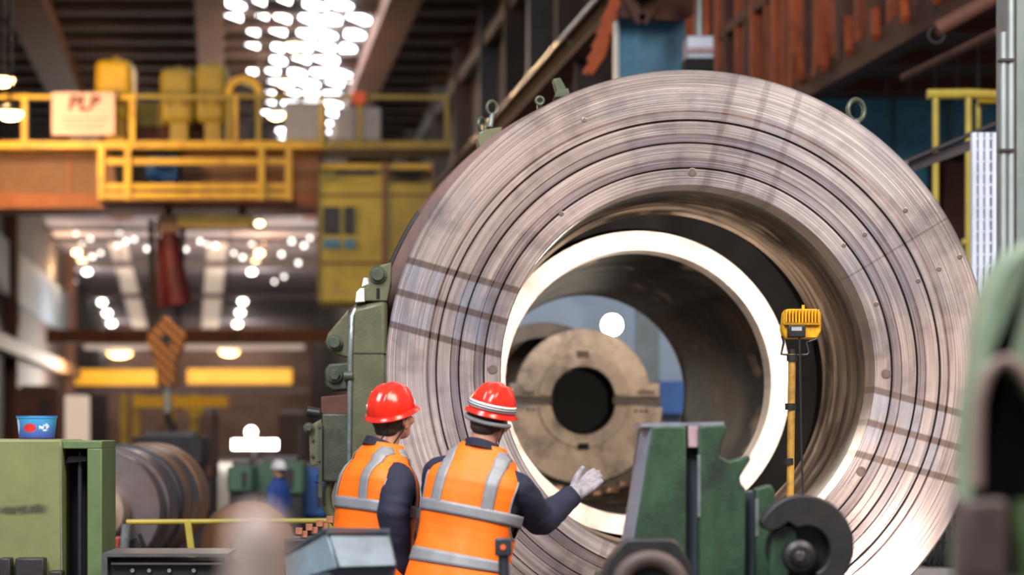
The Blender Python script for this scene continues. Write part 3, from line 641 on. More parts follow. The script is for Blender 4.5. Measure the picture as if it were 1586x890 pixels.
# eye bolts and lugs on the drum
def eyebolt(px, py, D, R, tilt, par):
    p = P(px, py, D); M_ = Matrix.Rotation(tilt, 3, 'Z')
    b = MB(); n, m = 28, 10; vs = []; fs = []
    for i in range(n):
        a = 2*PI*i/n
        for j in range(m):
            q = 2*PI*j/m; rr = R+.26*R*math.cos(q)
            vs.append(p+M_ @ Vector((rr*math.cos(a), .3*R*math.sin(q), rr*math.sin(a)*1.15)))
    for i in range(n):
        for j in range(m): fs.append((i*m+j, ((i+1) % n)*m+j, ((i+1) % n)*m+(j+1) % m, i*m+(j+1) % m))
    b.add(vs, fs); e = b.build('eye_bolt', 'bolt_green', par)
    part('shank', 'bright_metal', e, lambda q: q.cyl(p+Vector((0, 0, -R*1.1)), p+Vector((-.01, 0, -R*3.2)), R*.45)); return e
eyebolt(762, 167, 13.2, .034, .45, dr); eyebolt(746, 193, 13.35, .034, .9, dr); eyebolt(1326, 171, 13.4, .055, .35, dr)
part('lug', 'casting_green', dr, lambda b: b.pprism([(738, 212), (752, 200), (778, 196), (775, 210), (745, 238)], 13.15, .25), bevel=.006)
part('lug', 'bolt_green', dr, lambda b: [b.pprism([(857, 152), (862, 140), (880, 136), (884, 148)], 13.1, .12), b.pprism([(856, 122), (868, 120), (876, 134), (880, 146), (862, 144)], 13.12, .1)], bevel=.006)
part('lug', 'bolt_green', dr, lambda b: [b.torus(P(836, 156, 13.1), .022, .008), b.pbox(832, 150, 840, 168, 13.12, .05)])

# green housing on the left
hs = thing('lathe_housing', 'green cast iron lathe housing with bolted lugs left of the faceplate', 'machine housing', P(560, 668+CH*F/12.7, 12.7))
HD = 12.55
part('main_casting', 'casting_green', hs, lambda b: b.pprism([(538, 488), (548, 474), (600, 462), (600, 1130), (535, 1130)], HD, .42), bevel=.03)
part('bevel_highlight', 'bright_metal', hs, lambda b: b.tube([P(550, 478, HD+.02), P(545, 490, HD+.0), P(543, 545, HD+.0), P(541, 720, HD+.0)], [.012, .016, .016, .016], 12))  # bright tube stands in for the highlight along the casting's bevel
part('joint_line', 'casting_dark', hs, lambda b: b.pbox(539, 545, 605, 547, HD-.006, .02))
part('upper_ledge', 'housing_brown', hs, lambda b: b.pprism([(540, 482), (552, 468), (590, 464), (600, 444), (601, 470), (560, 482)], HD+.06, .3), bevel=.012)
part('side_web', 'casting_green', hs, lambda b: b.pprism([(540, 478), (545, 555), (512, 546), (504, 530), (508, 516)], HD+.1, .12), bevel=.008)
def hexbolt(px, py, r, par, D=HD, m='bolt_green', n=6):
    p = P(px, py, D); R = r/F*D
    e = part('bolt', m, par, lambda b: b.cyl(p+Vector((0, -.03, 0)), p+Vector((0, .08, 0)), R, n=n), bevel=.003)
    part('washer', m, e, lambda b: b.cyl(p+Vector((0, -.005, 0)), p+Vector((0, .05, 0)), R*1.35, n=20)); return e
hexbolt(518, 530, 9, hs, HD+.08, n=16)
part('lug', 'casting_dark', hs, lambda b: b.pprism([(503, 572), (510, 563), (545, 560), (545, 603), (515, 605), (504, 598)], HD+.05, .3), bevel=.012)
hexbolt(518, 580, 9, hs, HD+.03)
part('nut', 'casting_dark', hs, lambda b: b.cyl(P(533, 582, HD+.0), P(546, 582, HD+.0), .03))
part('lower_housing', 'casting_dark', hs, lambda b: b.pprism([(498, 640), (498, 745), (540, 748), (540, 640)], HD+.02, .6), bevel=.01)
part('red_band', 'rust_brown', hs, lambda b: b.pprism([(497, 614), (540, 610), (540, 641), (497, 641)], HD+.04, .5), bevel=.006)
sp = part('side_plate', 'casting_green', hs, lambda b: b.pprism([(478, 660), (498, 648), (498, 718), (480, 722)], HD+.0, .1), bevel=.004)
for (x, y) in ((484, 680), (484, 705), (494, 660), (494, 712)): part('screw', 'bolt_green', sp, lambda b: b.cyl(P(x, y, HD-.02), P(x, y, HD+.03), .009, n=8))
part('sensor', 'flood_black', hs, lambda b: b.cyl(P(475, 637, HD-.0), P(496, 640, HD-.0), .028), bevel=.004)
hexbolt(478, 662, 6, hs, HD-.02)
part('plate_edge', 'casting_dark', hs, lambda b: b.pbox(493, 655, 499, 770, HD-.01, .05)); part('connector', 'machine_blue', hs, lambda b: b.pbox(486, 732, 497, 748, HD+.2, .1), bevel=.01)
part('drain_pipe', 'casting_green', hs, lambda b: b.tube([P(512, 742, HD+.1), P(505, 765, HD+.1), P(507, 785, HD+.1), P(518, 805, HD+.1), P(540, 830, HD+.1)], .03, 12))
part('clamp_block', 'casting_green', hs, lambda b: b.pprism([(571, 440), (575, 420), (590, 410), (606, 406), (606, 436), (600, 466), (560, 466), (562, 446)], HD+.0, .25), bevel=.006)
hexbolt(585, 425, 10, hs, HD-.01, n=16)
part('white_tag', 'white_block', hs, lambda b: b.pprism([(550, 468), (552, 452), (558, 446), (564, 446), (565, 467)], HD-.02, .08), bevel=.003); part('white_tag', 'white_block', hs, lambda b: b.pprism([(560, 444), (563, 430), (570, 430), (572, 440)], HD+.02, .06), bevel=.003)
part('clamp_slot', 'black_void', hs, lambda b: b.pbox(583, 446, 588, 462, HD-.006, .02))
for k in range(7):
    x = 463+k*8; y = 822-k*3
    part('rusty_cube', 'rust_block', None, lambda b: b.box(P(x, y+(k % 2)*8, 11.6+.02*k), (.035, .035, .035)), bevel=.003, label='%s rusty steel block from the left in the heap beside the orange vest' % ('first', 'second', 'third', 'fourth', 'fifth', 'sixth', 'seventh')[k], cat='block', group='rusty blocks by the grey box')
part('scrap_bench', 'dark_steel', None, lambda b: b.box((P(486, 835, 11.6).x, 11.7, P(486, 833, 11.6).z/2), (.3, .3, P(486, 833, 11.6).z)), bevel=.01, label='dark bench under the rusty blocks beside the drain pipe', cat='bench')

# second chuck seen through the bore
CK = Vector((P(903, 620, 20.6).x, 20.6, P(903, 620, 20.6).z)); KP = 20.6/F
ck = thing('clamp_chuck', 'dirty round two-part steel clamp with a dark hole seen through the bore', 'chuck', (CK.x, CK.y, 0))
def arcpoly(cx, cz, R, a0, a1, n=24): return [(cx+R*math.cos(math.radians(a0+(a1-a0)*i/n)), cz+R*math.sin(math.radians(a0+(a1-a0)*i/n))) for i in range(n+1)]
Ro, Ri = 124*KP, 50*KP
part('upper_half', 'chuck_dirty', ck, lambda b: b.prism(arcpoly(CK.x, CK.z+.03, Ro*.86, 12, 168)+[(CK.x-Ro*.92, CK.z+.16), (CK.x-Ro*.92, CK.z+.03)]+arcpoly(CK.x, CK.z+.03, Ri, 180, 0)+[(CK.x+Ro*.96, CK.z+.03), (CK.x+Ro*.96, CK.z+.16)], 20.6, 21.0), bevel=.01)
part('lower_half', 'chuck_dirty', ck, lambda b: b.prism(arcpoly(CK.x, CK.z-.03, Ro, -2, -178)+[(CK.x-Ri, CK.z-.03)]+arcpoly(CK.x, CK.z-.03, Ri, -180, 0), 20.6, 21.0), bevel=.01)
for s_ in (-1, 1): part('joint_gap', 'chuck_dark', ck, lambda b: b.box((CK.x+s_*Ro*.68, 20.75, CK.z), (Ro*.6, .2, .07)))
part('bearing_shell', 'chuck_dirty', ck, lambda b: b.prism(arcpoly(CK.x, CK.z-.02, Ri*1.4, -5, -175)+arcpoly(CK.x, CK.z-.02, Ri*.98, -175, -5), 20.55, 20.95), bevel=.006)
part('bearing_shell', 'chuck_dirty', ck, lambda b: b.prism(arcpoly(CK.x, CK.z+.02, Ri*1.4, 5, 175)+arcpoly(CK.x, CK.z+.02, Ri*.98, 175, 5), 20.57, 20.95), bevel=.006)
part('hole', 'black_void', ck, lambda b: b.lathe([(Ri*.99, .02), (Ri*.97, .55), (.001, .55)], (CK.x, 20.6, CK.z), 'Y', 48))
part('key', 'black_void', ck, lambda b: b.pbox(895, 686, 912, 696, 20.54, .05)); part('key', 'chuck_dark', ck, lambda b: b.pbox(894, 543, 912, 553, 20.54, .05))
for (x, y) in ((812, 608), (819, 608), (826, 608), (818, 634), (826, 634), (990, 607), (997, 607), (1004, 607), (1011, 607), (985, 636), (993, 636), (1001, 636)): part('bolt_hole', 'black_void', ck, lambda b: b.cyl(P(x, y, 20.58), P(x, y, 20.63), .013, n=10))
part('back_disc', 'chuck_dark', ck, lambda b: b.lathe([(.8*Ro, .7), (Ro*1.0, .75), (Ro*1.0, 1.3), (.3, 1.3)], (CK.x-.32, 20.6, CK.z+.02), 'Y', 64))
part('pedestal', 'chuck_dark', ck, lambda b: b.box((CK.x, 21.2, (CK.z-.6)/2), (1.0, .6, CK.z-.6)))
for k in range(16):
    p = P(866+k*7.2, 770, 18.6+.35*(k*7 % 4))
    part('swarf_chip', 'roll_rust', None, lambda b: b.box((p.x, p.y, AX.z-math.sqrt(max(.01, R1**2-(p.x-AX.x)**2))+.045), (.05, .06, .03), Matrix.Rotation(k, 3, 'Z')), label='small steel chip lying in the bottom of the bore', cat='chip', group='steel chips in the bore')
# lit background behind the bore
t = thing('machine_cabinet', 'bluish grey machine cabinet behind the clamp seen through the bore', 'cabinet', P(920, 668+CH*F/26, 26))
part('body', 'blue_grey_panel', t, lambda b: b.pbox(740, 400, 1100, 668+CH*F/26, 26, .5)); part('door', 'column_grey', t, lambda b: b.pbox(985, 420, 1020, 700, 25.95, .1)); part('blue_panel', 'machine_blue', t, lambda b: b.pbox(1022, 590, 1062, 640, 25.7, .2))
t = thing('bore_floodlight', 'glaring white floodlight above the clamp at the far end of the bore', 'floodlight', P(948, 520, 23.5))
part('lens', 'lamp_white', t, lambda b: b.cyl(P(948, 503, 23.5), P(948, 503, 23.6), .11)); part('case', 'flood_black', t, lambda b: b.cyl(P(948, 503, 23.55), P(948, 503, 23.8), .13)); part('stand', 'dark_steel', t, lambda b: b.cyl(P(948, 510, 23.7), P(948, 668+CH*F/23.7, 23.7), .02))
l = bpy.data.lights.new('bore_floodlight_beam', 'SPOT'); l.energy = 90; l.color = (1, .88, .72); l.spot_size = 1.6; l.shadow_soft_size = .1
o = bpy.data.objects.new('bore_floodlight_beam', l); COL.objects.link(o); o.parent = t; o.location = P(948, 503, 23.4)-t.location; o.rotation_euler = (Vector((0, -1, -.1))).to_track_quat('-Z', 'Y').to_euler()

# ================================================================== floodlight on a yellow pole
FD = 11.35
fl = thing('pole_floodlight', 'yellow finned floodlight on a scuffed yellow pole before the bore', 'floodlight', P(1218, 668+CH*F/FD, FD))
bt = P(1218, 668+CH*F/FD, FD); tp = P(1227, 548, FD)
part('pole', 'pole_yellow', fl, lambda b: b.cyl(bt, tp, .019, n=16)); part('pole_tip', 'flood_black', fl, lambda b: b.cyl(tp, tp+Vector((0, 0, .025)), .017))
for f_ in (.02, .34, .7):
    p = tp.lerp(P(1221, 720, FD), f_*1.37); part('clamp', 'flood_black', fl, lambda b: b.cyl(p+Vector((0,0,-.02)), p+Vector((0,0,.012)), .027, n=16))
part('foot_plate', 'flood_black', fl, lambda b: b.cyl(bt, bt+Vector((0,0,.03)), .22, n=24))
hd = part('head', 'flood_yellow', fl, lambda b: b.pprism([(1215, 484), (1219, 478), (1266, 478), (1272, 484), (1272, 512), (1266, 524), (1216, 524), (1212, 510)], FD, .1), bevel=.008)
for k in range(11): part('fin', 'flood_yellow', hd, lambda b: b.pbox(1217+k*5, 479, 1219.2+k*5, 499, FD-.03, .04))
part('rib', 'flood_yellow', hd, lambda b: b.pbox(1214, 499, 1271, 503, FD-.02, .03), bevel=.003); part('top_stud', 'flood_yellow', hd, lambda b: b.cyl(P(1244, 479, FD+.03), P(1244, 472, FD+.03), .008))
gb = part('gear_box', 'flood_black', fl, lambda b: b.pbox(1221, 503, 1248, 522, FD-.05, .05), bevel=.006); part('label_plate', 'grey_panel', gb, lambda b: b.pbox(1226, 506, 1242, 512, FD-.053, .004))
part('yoke', 'flood_black', fl, lambda b: b.tube([P(1211, 520, FD), P(1214, 530, FD), P(1210, 548, FD), P(1227, 550, FD), P(1250, 549, FD), P(1253, 545, FD), P(1249, 530, FD), P(1266, 524, FD)], .006, 8))
part('cable', 'flood_black', fl, lambda b: b.tube([P(1238, 522, FD-.03), P(1239, 560, FD-.03), P(1240, 620, FD-.03), P(1241, 690, FD-.03), P(1244, 770, FD-.03), P(1248, 900, FD-.03), P(1248, 668+CH*F/FD-6, FD-.03)], .0055, 8))
part('lens', 'lamp_white', fl, lambda b: b.pbox(1220, 486, 1264, 518, FD+.1, .006))
l = bpy.data.lights.new('floodlight_beam', 'SPOT'); l.energy = 1000; l.color = (1, .87, .74); l.spot_size = 1.15; l.spot_blend = .5; l.shadow_soft_size = .06
o = bpy.data.objects.new('floodlight_beam', l); COL.objects.link(o); o.parent = fl; o.location = P(1243, 502, FD+.15)-fl.location; o.rotation_euler = Vector((-.26, 1, -.09)).to_track_quat('-Z', 'Y').to_euler()
# low work lamp behind the black guard, below the frame
wlp = thing('work_lamp', 'low floor lamp shining up at the lower right of the faceplate', 'lamp', (P(1440, 930, 10.7).x, 10.7, 0))
wx = P(1440, 930, 10.7).x
part('case', 'flood_black', wlp, lambda b: b.box((wx, 10.66, .38), (.3, .08, .2)), bevel=.01); part('stand', 'flood_black', wlp, lambda b: b.tube([(wx-.2, 10.66, .01), (wx-.16, 10.66, .38), (wx+.16, 10.66, .38), (wx+.2, 10.66, .01)], .015, 8))
part('lens', 'lamp_white', wlp, lambda b: b.box((wx, 10.705, .38), (.26, .01, .16)))
l = bpy.data.lights.new('work_lamp_beam', 'SPOT'); l.energy = 190; l.color = (1, .9, .8); l.spot_size = 1.7; l.spot_blend = .8; l.shadow_soft_size = .12
o = bpy.data.objects.new('work_lamp_beam', l); COL.objects.link(o); o.parent = wlp; o.location = (0, .03, .38); o.rotation_euler = Vector((-.25, 1, .25)).to_track_quat('-Z', 'Y').to_euler()

# ================================================================== green tool post with guard in front
TD = 8.3
tpz = thing('tool_post', 'green slotted steel tool post with a notched top edge', 'tool post', P(1080, 668+CH*F/TD, TD))
BY = 668+CH*F/TD
part('front_plate', 'post_green', tpz, lambda b: b.pprism([(1010, 660), (1063, 660), (1063, 900), (974, 900), (982, 831)], TD, .08), bevel=.006)
part('front_plate', 'post_green', tpz, lambda b: b.pprism([(1082, 660), (1121, 657), (1127, 664), (1117, 685), (1115, 706), (1130, 714), (1142, 711), (1161, 704), (1163, 712), (1146, 739), (1149, 750), (1155, 756), (1155, 900), (1082, 900)], TD, .08), bevel=.006)
part('front_plate', 'post_green', tpz, lambda b: b.pprism([(1171, 757), (1194, 750), (1200, 760), (1212, 900), (1171, 900)], TD, .08), bevel=.006)
part('back_plate', 'post_slot', tpz, lambda b: b.pprism([(1000, 664), (1118, 664), (1110, 706), (1143, 745), (1155, 762), (1194, 762), (1206, 900), (968, 900)], TD+.06, .3))
def chamfer(b):
    A = P(994, 657, TD+.1); B_ = P(1011, 659, TD+.002); C_ = P(982, 831, TD+.002); E_ = P(963, 831, TD+.1); G_ = P(974, 900, TD+.002); H_ = P(953, 900, TD+.1); o = Vector((.02, .2, 0))
    b.add([A, B_, C_, E_, G_, H_]+[q+o for q in (A, B_, C_, E_, G_, H_)], [(0,1,2,3), (3,2,4,5), (6,7,8,9), (9,8,10,11), (0,1,7,6), (0,3,9,6), (3,5,11,9), (1,2,8,7), (2,4,10,8), (4,5,11,10)])
part('side_chamfer', 'post_grey', tpz, chamfer)
part('top_cap', 'post_grey', tpz, lambda b: b.pprism([(993, 655), (1121, 653), (1122, 658), (993, 661)], TD+.01, .3))
part('slot_block', 'pink_primer', tpz, lambda b: b.pbox(1066, 659, 1082, 693, TD+.01, .05), bevel=.004); part('slot_shadow', 'black_void', tpz, lambda b: b.pbox(1065, 693, 1082, 709, TD+.05, .02))
part('bright_edge', 'bright_metal', tpz, lambda b: b.pbox(1080.5, 704, 1085, 800, TD-.003, .01)); part('bright_edge', 'bright_metal', tpz, lambda b: b.pbox(1170, 772, 1175, 830, TD-.003, .01))
part('pedestal', 'post_green', tpz, lambda b: b.pprism([(940, 900), (1225, 900), (1230, BY), (930, BY)], TD-.05, .6), bevel=.01)
# black crescent guard
GD = 8.05; gc = P(1246, 846, GD); gp = GD/F
gd = thing('crescent_guard', 'black cast crescent shaped guard with a round hub bolt', 'guard', (gc.x, GD, 0))
out = [(gc.x+77*gp*math.cos(math.radians(a)), gc.z+80*gp*math.sin(math.radians(a))) for a in range(150, -71, -6)]
inn = [(gc.x+4*gp+36*gp*math.cos(math.radians(a)), gc.z-6*gp+38*gp*math.sin(math.radians(a))) for a in range(-70, 118, 8)]
tip = [(P(x, y, GD).x, P(x, y, GD).z) for x, y in ((1222, 808), (1208, 818), (1194, 823), (1183, 818), (1178, 808))]
part('crescent', 'black_cast', gd, lambda b: b.prism(out+inn+tip, GD, GD+.07), bevel=.008)
part('back_disc', 'black_cast', gd, lambda b: b.cyl((gc.x+10*gp, GD+.08, gc.z-6*gp), (gc.x+10*gp, GD+.14, gc.z-6*gp), 62*gp, n=40))
part('cheek', 'post_green', gd, lambda b: b.pprism([(1196, 825), (1212, 812), (1228, 814), (1236, 830), (1226, 850), (1222, 900), (1190, 900)], GD+.04, .06), bevel=.006)
hb = part('hub', 'black_cast', gd, lambda b: b.lathe([(.001, -.03), (14*gp, -.03), (16*gp, -.02), (17*gp, 0), (24*gp, .01), (26*gp, .03), (26*gp, .1), (.001, .1)], (P(1239, 861, GD).x, GD-.01, P(1239, 861, GD).z), 'Y', 32))
part('hub_bolt', 'hub_metal', hb, lambda b: b.cyl(P(1239, 861, GD-.07), P(1239, 861, GD-.03), 8*gp, n=12), bevel=.003)
part('column', 'black_cast', gd, lambda b: b.pbox(1205, 895, 1300, 668+CH*F/GD, GD+.02, .2))
# dark collar at the bottom
BD = 7.7; bc = P(1002, 908, BD); bp_ = BD/F
cl = thing('shaft_collar', 'dark flanged shaft collar in front of the tool post', 'collar', (bc.x, BD, 0))
oct_ = [(bc.x+x*bp_, bc.z+z*bp_) for x, z in ((-76, -30), (-74, 10), (-60, 42), (-40, 66), (-32, 74), (40, 74), (52, 66), (68, 36), (76, 5), (77, -30))]
part('flange', 'black_cast', cl, lambda b: b.prism(oct_, BD, BD+.08), bevel=.008)
part('ring', 'near_brown', cl, lambda b: b.torus((bc.x+4*bp_, BD-.02, bc.z-6*bp_), 50*bp_, 14*bp_, 'Y', 40, 12)); part('bore', 'black_void', cl, lambda b: b.cyl((bc.x+4*bp_, BD-.012, bc.z-6*bp_), (bc.x+4*bp_, BD+.02, bc.z-6*bp_), 42*bp_, n=32))
part('shaft_end', 'post_green', cl, lambda b: b.ell((bc.x+8*bp_, BD-.02, bc.z-20*bp_), (22*bp_, .02, 22*bp_)))
part('column', 'black_cast', cl, lambda b: b.box((bc.x, BD+.04, (bc.z-.06)/2), (.2, .12, bc.z-.06)))

# ================================================================== near objects
t = thing('control_box', 'grey metal control box with sloping faces in front of the workers', 'control box', P(530, 668+CH*F/8.2, 8.2))
def hull(pts, name, m, par, bevel=.006):
    bm = bmesh.new(); [bm.verts.new(p) for p in pts]; r = bmesh.ops.convex_hull(bm, input=bm.verts)
    bm.verts.index_update(); b = MB(); b.add([v.co.copy() for v in bm.verts], [tuple(v.index for v in f.verts) for f in bm.faces]); bm.free(); return b.build(name, m, par, bevel=bevel, angle=20)
hull([P(507, 824, 8.0), P(603, 824, 8.0), P(615, 876, 7.93), P(524, 879, 7.93), P(530, 826, 8.5), P(600, 826, 8.5), P(612, 890, 8.4), P(535, 890, 8.4)], 'front_cover', 'box_shaded', t)
hull([P(506, 823, 8.0), P(441, 860, 8.3), P(446, 902, 8.25), P(523, 879, 7.93), P(520, 823, 8.45), P(470, 850, 8.6), P(470, 900, 8.6), P(540, 885, 8.4)], 'side_cover', 'box_lit', t)
part('top_lip', 'box_shaded', t, lambda b: [b.beam(P(441, 857, 8.3), P(506, 820, 7.99), .012, .012), b.beam(P(506, 820, 7.99), P(604, 821, 7.99), .014, .014)])
part('lower_body', 'post_slot', t, lambda b: b.pprism([(524, 880), (612, 877), (606, 960), (470, 960), (448, 904)], 8.0, .4)); part('stand', 'post_slot', t, lambda b: b.pbox(505, 955, 560, 668+CH*F/8.2, 8.1, .2))
t = thing('locating_pin', 'small dark steel pin with a square drilled head before the orange vest', 'pin', P(781, 668+CH*F/8.4, 8.4))
part('head', 'pin_steel', t, lambda b: b.pbox(767, 833, 793, 861, 8.35, .05), bevel=.006); part('stem', 'pin_steel', t, lambda b: b.cyl(P(780, 858, 8.38), P(781, 960, 8.38), .02)); part('dot', 'orange_red', t, lambda b: b.cyl(P(779, 847, 8.345), P(779, 847, 8.36), .01, n=12)); part('lower_stem', 'pin_steel', t, lambda b: b.cyl(P(781, 955, 8.38), P(781, 668+CH*F/8.38, 8.38), .035))
# big near green machine on the right
ND = 4.1
t = thing('near_machine_frame', 'blurred pale green machine frame with an arched opening at the right edge', 'machine frame', P(1600, 668+CH*F/ND, ND))
outl = [(x+14 if x < 1600 else x, y) for x, y in [(1480, 900), (1482, 820), (1489, 760), (1497, 690), (1500, 600), (1508, 510), (1520, 450), (1536, 412), (1558, 386), (1590, 370), (1700, 340), (1700, 900)]]
arch = [(1640, 900), (1640, 700), (1622, 640), (1600, 600), (1580, 574), (1562, 563), (1546, 568), (1530, 590), (1519, 630), (1517, 690), (1516, 760), (1516, 900)]
part('frame', 'near_green', t, lambda b: b.pprism(outl+arch, ND, .12), bevel=.02)
part('arch_lip', 'near_lip', t, lambda b: b.tube([P(x-3, y-6, ND-.01) for x, y in arch[1:-1][::-1]], .012, 10))
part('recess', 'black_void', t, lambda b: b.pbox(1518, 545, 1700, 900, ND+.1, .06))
part('jaw_block', 'near_brown', t, lambda b: b.pprism([(1496, 775), (1562, 772), (1564, 900), (1494, 900)], ND-.05, .1), bevel=.01)
part('inner_post', 'frame_green', t, lambda b: b.pbox(1576, 775, 1640, 900, ND+.02, .06)); part('column', 'near_green', t, lambda b: b.pbox(1500, 895, 1700, 668+CH*F/ND, ND+.0, .12))
# very near lever knob, far out of focus
kp = P(400, 812, 2.4)
t = thing('lever_post', 'pale out-of-focus rounded lever post in the near foreground', 'lever', (kp.x, 2.4, 0))
part('grip', 'near_knob', t, lambda b: b.lathe([(.0005, .02), (.015, .016), (.027, .0), (.033, -.03), (.036, -.08), (.05, -.13), (.05, -.2), (.02, -.22)], kp+Vector((0,0,.0)), 'Z', 32)); part('post', 'table_grey', t, lambda b: b.cyl((kp.x, 2.4, 0), (kp.x, 2.4, kp.z-.2), .025))

# ================================================================== left side machines
LD = 11.0; LB = 668+CH*F/LD
t = thing('green_cabinet', 'olive green machine cabinet with a tall black slot at the left edge', 'cabinet', P(40, LB, LD))
nt = NT('cabinet_stained'); co = nt.coord(); base = nt.mix(nt.ramp(nt.noise(co, 2.5, 4), .3, .7), S(98, 104, 62), S(122, 126, 80))
sp_ = nt.n('ShaderNodeSeparateXYZ'); nt.l(co, sp_.inputs[0])
wob = nt.math('ADD', sp_.outputs[2], nt.math('MULTIPLY', nt.noise(co, 6, 3), .05))
zz = P(40, 790, LD).z+.025
band_ = nt.ramp(nt.math('ABSOLUTE', nt.math('SUBTRACT', wob, zz)), .03, .012)
band_ = nt.math('MULTIPLY', band_, nt.math('MULTIPLY', nt.ramp(nt.noise(co, 9, 4), .35, .55), nt.ramp(sp_.outputs[0], .12, .08)))
nt.l(nt.mix(nt.math('MULTIPLY', band_, .85), base, S(44, 44, 36)), nt.b.inputs['Base Color']); nt.b.inputs['Roughness'].default_value = .5; MATS['cabinet_stained'] = nt.m
part('body', 'cabinet_stained', t, lambda b: b.pbox(-150, 680, 96, LB, LD, .7), bevel=.012)
part('frame_top', 'frame_green', t, lambda b: b.pbox(96, 682, 158, 695, LD+.02, .5), bevel=.006); part('frame_jamb', 'frame_green', t, lambda b: b.pbox(135, 694, 158, LB, LD+.02, .5), bevel=.006)
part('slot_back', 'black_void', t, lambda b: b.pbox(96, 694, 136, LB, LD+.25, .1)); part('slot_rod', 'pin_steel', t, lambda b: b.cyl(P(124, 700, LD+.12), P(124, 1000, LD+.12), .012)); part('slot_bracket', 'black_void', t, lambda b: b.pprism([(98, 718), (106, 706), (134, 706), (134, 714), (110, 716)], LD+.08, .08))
part('corner_guard', 'bright_metal', t, lambda b: b.beam(P(94, 690, LD-.005), P(96, 884, LD-.005), .004, .004))
t2 = thing('chain_links', 'dark steel blocks along the lower left cabinet front', 'blocks', P(30, 900, LD-.12))
for (x0, x1) in ((-40, -8), (-2, 16), (23, 68), (75, 96)): part('link', 'dark_steel', t2, lambda b: b.pbox(x0, 864 if x1 < 70 else 884, x1, 905, LD-.12, .1), bevel=.008)
part('link_shelf', 'dark_steel', t2, lambda b: b.pbox(-60, 900, 100, 912, LD-.12, .12))
# blue tub
tb = P(57, 678, LD+.3)
nt = NT('tub_print'); co = nt.coord(); s3 = nt.n('ShaderNodeSeparateXYZ'); nt.l(co, s3.inputs[0])
bl = nt.mix(nt.ramp(s3.outputs[2], .0, .1), S(60, 66, 150), S(70, 160, 214))
def spot(cx_, cz_, rx_, rz_):
    dx = nt.math('DIVIDE', nt.math('SUBTRACT', s3.outputs[0], cx_), rx_); dz = nt.math('DIVIDE', nt.math('SUBTRACT', s3.outputs[2], cz_), rz_)
    return nt.ramp(nt.math('ADD', nt.math('MULTIPLY', dx, dx), nt.math('MULTIPLY', dz, dz)), 1.2, .8)
c_ = nt.mix(spot(-.02, .05, .032, .022), bl, S(206, 50, 50)); c_ = nt.mix(nt.math('MULTIPLY', spot(.05, .055, .026, .02), nt.ramp(nt.noise(co, 60, 2), .45, .55)), c_, S(220, 230, 245))
c_ = nt.mix(spot(-.088, .06, .012, .04), c_, S(210, 226, 240))
nt.l(c_, nt.b.inputs['Base Color']); nt.b.inputs['Roughness'].default_value = .35; MATS['tub_print'] = nt.m
t = thing('plastic_tub', 'blue plastic tub with red and white print on the green cabinet', 'tub', tb)
part('tub', 'tub_print', t, lambda b: b.lathe([(.001, 0), (.088, 0), (.098, .09), (.1, .1), (.103, .1), (.103, .107), (.092, .107), (.085, .01), (.001, .01)], tb, 'Z', 40)); part('rim', 'machine_blue', t, lambda b: b.torus(tb+Vector((0,0,.107)), .1, .004, 'Z', 40, 8))
# table edge
t = thing('machine_table', 'dark grey slotted machine table edge beside the green cabinet', 'table', P(255, 668+CH*F/10.4, 10.4))
part('top_edge', 'table_grey', t, lambda b: b.pbox(157, 857, 352, 862, 10.4, .5)); part('frame', 'table_grey', t, lambda b: b.pbox(157, 862, 166, 940, 10.4, .4)); part('panel', 'dark_steel', t, lambda b: b.pbox(166, 868, 352, 940, 10.46, .3)); part('ledge', 'table_grey', t, lambda b: b.pbox(172, 871, 345, 874, 10.42, .06))
for x in (205, 231, 262, 300): part('bolt', 'bright_metal', t, lambda b: b.cyl(P(x, 883, 10.44), P(x, 883, 10.47), .01, n=8))
part('legs', 'dark_steel', t, lambda b: b.pbox(166, 938, 345, 668+CH*F/10.4, 10.5, .3))
# steel rolls
def rollobj(name, label, p0, p1, prof, ms, sup=None):
    t = thing(name, label, 'steel roll', (p0.x, p0.y, 0)); ax = (p1-p0).normalized(); L = (p1-p0).length
    for (r0, r1, a0, a1, m) in prof: part('roll_section', m, t, lambda b: b.tube([p0+ax*(L*a0), p0+ax*(L*a0+.012), p0+ax*(L*a1-.012), p0+ax*(L*a1)], [r0-.012, r0, r1, r1-.012], 56))
    for q in (.2, .85):
        c = p0+ax*(L*q); hgt = max(c.z-.3, .1); part('cradle', 'dark_steel', t, lambda b: b.box((c.x, c.y, hgt/2), (.5, .25, hgt)))
    return t
rollobj('steel_roll', 'large shiny steel roll with a stepped neck beside the green cabinet', P(160, 790, 15.6), P(240, 770, 19.4),
        [(.40, .40, .0, .1, 'roll_steel'), (.435, .435, .1, .3, 'roll_steel'), (.46, .46, .3, .36, 'roll_dark'), (.45, .45, .36, .55, 'roll_rust'), (.455, .455, .55, .75, 'roll_steel'), (.47, .47, .75, 1.0, 'roll_rust'), (.19, .19, -.1, .01, 'shaft_bright'), (.12, .12, -.22, -.09, 'shaft_bright')], None)
rollobj('steel_roll', 'smaller brownish steel roll behind the yellow barrier', P(385, 850, 19.8), P(372, 846, 22.6), [(.42, .42, 0, .4, 'roll_rust'), (.43, .43, .4, .6, 'roll_dark'), (.42, .42, .6, 1, 'roll_steel'), (.15, .15, -.12, .01, 'shaft_bright')], None)
t = thing('coupling_stand', 'dark coupling stand with a red base at the neck of the large roll', 'stand', P(190, 870, 14.5))
